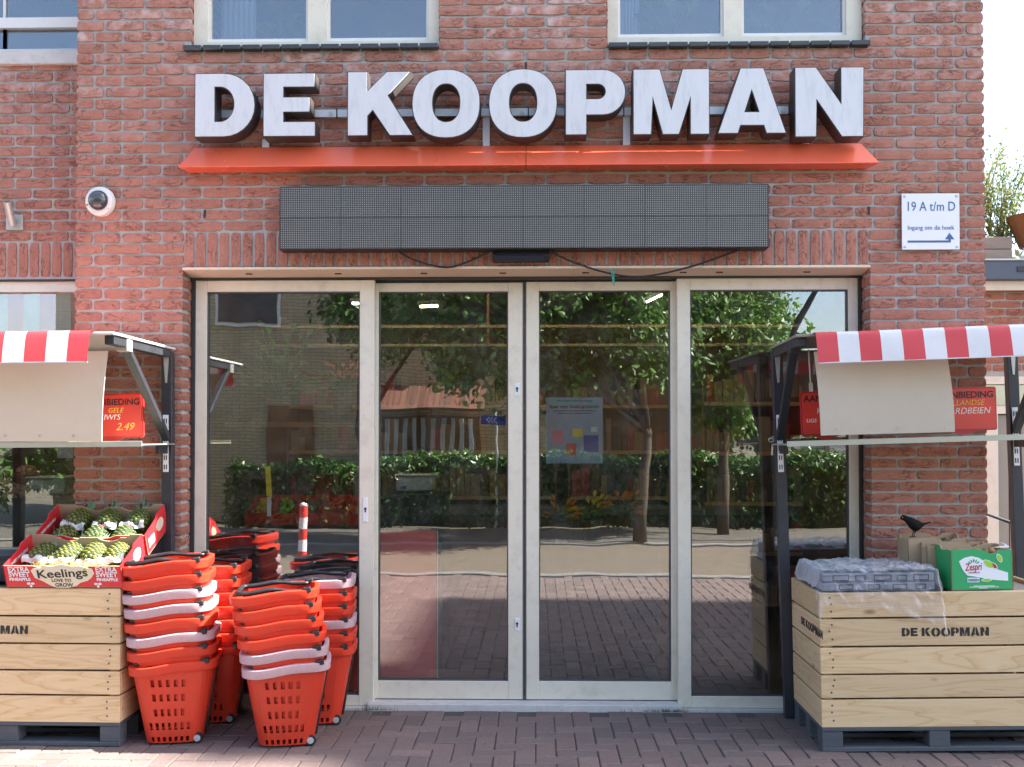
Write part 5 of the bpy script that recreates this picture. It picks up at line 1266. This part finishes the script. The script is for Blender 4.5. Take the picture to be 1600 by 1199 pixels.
for i in range(22):
    x = -.95 + i * .092; b = MB(); b.loft([[(x, .0, 2.42), (x + .085, 0, 2.42), (x + .085, .0, 2.46), (x, 0, 2.46)], [(x, .8, 1.98), (x + .085, .8, 1.98), (x + .085, .8, 2.02), (x, .8, 2.02)]]); build('tile', b, m_tile, lt)
bs = thing('street_sign', 'blue chevron road sign on a post across the street', 'sign', (-.70, -11.05, 0))
build('post', MB().tube([(.05, -.03, 0), (.05, -.03, 2.0)], .025, 8), m_galv, bs); boxo('plate', (-.2, .2, -.004, .004, 1.72, 1.88), m_bluesign, bs)
for i in range(3): x = -.02 + i * .06; link('chevron', outline_mesh([[(x, -.05), (x + .05, 0), (x, .05), (x + .02, .05), (x + .07, 0), (x + .02, -.05)]], .002, m_plate), bs, (.06, .006, 1.80), (R(90), 0, R(180)))
sl_ = thing('street_lamp', 'tall curved grey street lamp across the street', 'lamp', (3.55, -9.2, 0))
build('mast', MB().tube([(0, 0, 0), (.02, 0, 1.8), (.12, 0, 2.7), (.35, 0, 3.3), (.75, 0, 3.95), (1.3, 0, 4.5)], [.05, .05, .045, .045, .04, .035], 10), m_blackm, sl_, smooth=True); build('lantern', MB().lathe([(.02, -.05), (.12, 0), (.11, .06), (.02, .1)], 14), m_galv, sl_, (1.35, 0, 4.5))
fn = thing('slat_fence', 'pale grey slatted fence behind the hedge across the street', 'fence', (5.3, -13, 0))
for i in range(14): boxo('slat', (-.8, .9, -.02, .0, .05 + i * .105, .14 + i * .105), m_conc, fn)
for x in (-.85, .05, .95): boxo('post', (x - .04, x + .04, .002, .08, 0, 1.6), m_grey_wood, fn)
bo = thing('bollard', 'red and white banded bollard at the far kerb', 'bollard', (-2.6, -6.2 + .75, 0))
for i in range(6): build('band', MB().lathe([(.05, i * .125), (.05, i * .125 + .1249)], 14), m_plate if i % 2 == 0 else m_sign, bo)
build('cap', MB().lathe([(.05, .75), (.035, .785), (.001, .795)], 14), m_plate, bo, smooth=True)

# ------------------------------------------------------------------ to the right of the shop
nb_ = thing('garden_annex', 'low brick annex with blue-grey roof edge at the right edge', 'building', (3.4, 2.5, 0))
b = MB(); b.box(-.2, 4, .009, 3, -.05, 2.66); aw_ = build('wall', b, m_mortar_l, nb_)
sl = courses(-.2, 1.5, 2.03, 2.63, []); lay(sl, m_brick2, aw_, 0, lambda s: s[0] < .9)
boxo('fascia', (-.25, 4.05, -.12, 3, 2.740, 2.886), m_slateblue, nb_, bevel=.004); boxo('fascia_clip', (.33, .40, -.128, -.12, 2.80, 2.84), m_dark, nb_); boxo('trim', (-.22, 4.02, -.06, 3, 2.665, 2.738), m_cream, nb_)
boxo('lead_edge', (-.25, 4.05, -.13, -.1, 2.887, 2.9), m_galv, nb_)
f = MB(); f.box(-.05, .32, -.08, -.005, 1.93, 1.99); f.box(.10, .19, -.08, -.005, -.05, 1.70); f.box(.10, 1.2, -.079, -.005, 1.70, 1.76); f.box(-.05, -.002, -.08, -.005, -.05, 1.93); f.box(.32, 1.2, -.08, -.005, 1.93, 1.99)
dw = build('door', f, m_cream, nb_)
for i in range(8): boxo('panel', (.195 + i * .095, .28 + i * .095, -.05, -.012, 0, 1.69), mat('taupe_panel', (.34, .30, .25), .6), dw)
boxo('fanlight', (.0, 1.2, -.03, -.024, 1.765, 1.925), m_glass, dw)
boxo('door_glass', (.0, .098, -.03, -.024, 0, 1.70), m_glass, dw)
pb = thing('roof_planter', 'weathered wooden planter box on the annex roof', 'planter', (3.62, 2.55, 2.90))
for i in range(2): boxo('board', (-.25, .145, -.02, .0, .004 + i * .1, .10 + i * .1), m_grey_wood, pb, bevel=.003)
boxo('side_board', (.126, .145, .001, .35, .004, .20), m_grey_wood, pb); boxo('fill', (-.25, .125, .001, .34, .02, .18), m_soil, pb)
wp = thing('wicker_pot', 'brown wicker pot on the annex roof', 'pot', (3.98, 2.6, 2.905))
build('basket', MB().lathe([(.12, .12), (.21, .36), (.215, .37), (.20, .37), (.12, .16)], 18), m_wicker, wp); build('wire_stand', MB().tube([(.13 * math.cos(R(a)), .13 * math.sin(R(a)), .05 + .06 * (a // 30 % 2)) for a in range(0, 360, 30)], .008, 5, True).tube([(.13 * math.cos(R(a)), .13 * math.sin(R(a)), .008) for a in range(0, 360, 30)], .008, 5, True), m_plate, wp)
r = random.Random(8)
gr = thing('wild_shrub', 'straggly pale green shrub growing in the roof planter', 'shrub', (3.66, 2.7, 3.08))
b = MB(); s_ = MB()
for k in range(80):
    a = r.uniform(0, 6.28); L = r.uniform(.35, 1.0); tip = Vector((math.cos(a) * L * .42, math.sin(a) * L * .3, L)); base = Vector((r.uniform(-.2, .2), r.uniform(-.1, .15), 0)); mid = base.lerp(base + tip, .5) + Vector((r.uniform(-.05, .05), 0, .05)); s_.tube([base, mid, base + tip], [.004, .003, .0015], 4)
    for q in range(16):
        p = base.lerp(mid, q / 8) if q < 8 else mid.lerp(base + tip, (q - 8) / 8); cloud(b, p, (.05, .05, .05), 1 if q < 5 else 2, .018, r)
build('foliage', b, m_dry, gr, kind='stuff'); build('stem', s_, m_dry, gr, kind='stuff')
tree('pale leafy tree beyond the annex at the right edge', (5.0, 7.5, 0), 2.4, (0, 0, 3.3), (1.1, 1.0, 1.0), 30, 60, .07, m_dry, 9)
# bicycle parked against the annex: only its handlebar shows behind the stall
bi = thing('bicycle', 'dark bicycle by the annex door behind the right stall post', 'bicycle', (3.33, 1.30, -.1), (0, 0, R(78)))
for x in (-.5, .5):
    w = build('wheel', MB().tube([(x + .33 * math.cos(R(a)), 0, .345 + .33 * math.sin(R(a))) for a in range(0, 360, 15)], .016, 6, True), m_black, bi, smooth=True)
    sp = MB()
    for a in range(0, 360, 30): sp.tube([(x, 0, .345), (x + .32 * math.cos(R(a)), 0, .345 + .32 * math.sin(R(a)))], .0015, 3)
    build('spokes', sp, m_galv, w, kind='stuff')
fr_ = MB(); fr_.tube([(-.5, 0, .345), (-.12, 0, .30), (.36, 0, .78), (-.2, 0, .82), (-.12, 0, .30)], .015, 8); fr_.tube([(.5, 0, .345), (.40, 0, .70), (.34, 0, 1.0)], .014, 8); fr_.tube([(-.5, 0, .345), (-.2, 0, .82), (-.22, 0, .95)], .013, 8); build('frame', fr_, m_blackm, bi, smooth=True)
build('saddle', MB().loft([[(-.34, -.07, .95), (-.34, .07, .95), (-.34, .06, 1.0), (-.34, -.06, 1.0)], [(-.1, -.02, .955), (-.1, .02, .955), (-.1, .015, .99), (-.1, -.015, .99)]]), m_black, bi, bevel=.01)
build('handlebar', MB().tube([(.18, -.28, 1.06), (.28, -.26, 1.09), (.34, -.1, 1.03), (.34, 0, 1.0), (.34, .1, 1.03), (.28, .26, 1.09), (.18, .28, 1.06)], .011, 8).box(.33, .40, -.04, .04, 1.0, 1.05), m_jacket, bi, smooth=True)
# added sun blocker, unseen beyond the right edge: stepped brick block shading the forecourt
th_ = thing('sun_blocker', 'tall brick sun blocker added beyond the right edge to shade the forecourt', 'blocker', (22.0, -3.05, 0))
boxo('wall', (0, 5, 0, 4.4, -.05, 25.3), m_red_far, th_); boxo('roof', (-.1, 5.1, -.1, 4.5, 25.3, 25.42), m_dark, th_); boxo('blocker_step', (0, 2.2, 2.72, 4.38, 25.42, 26.35), m_red_far, th_)
for z in (3, 9, 15, 21):
    w = boxo('window', (-.05, -.002, 1.5, 2.9, z, z + 2.2), m_white, th_); boxo('pane', (-.056, -.051, 1.6, 2.8, z + .1, z + 2.1), m_glass_up, w)
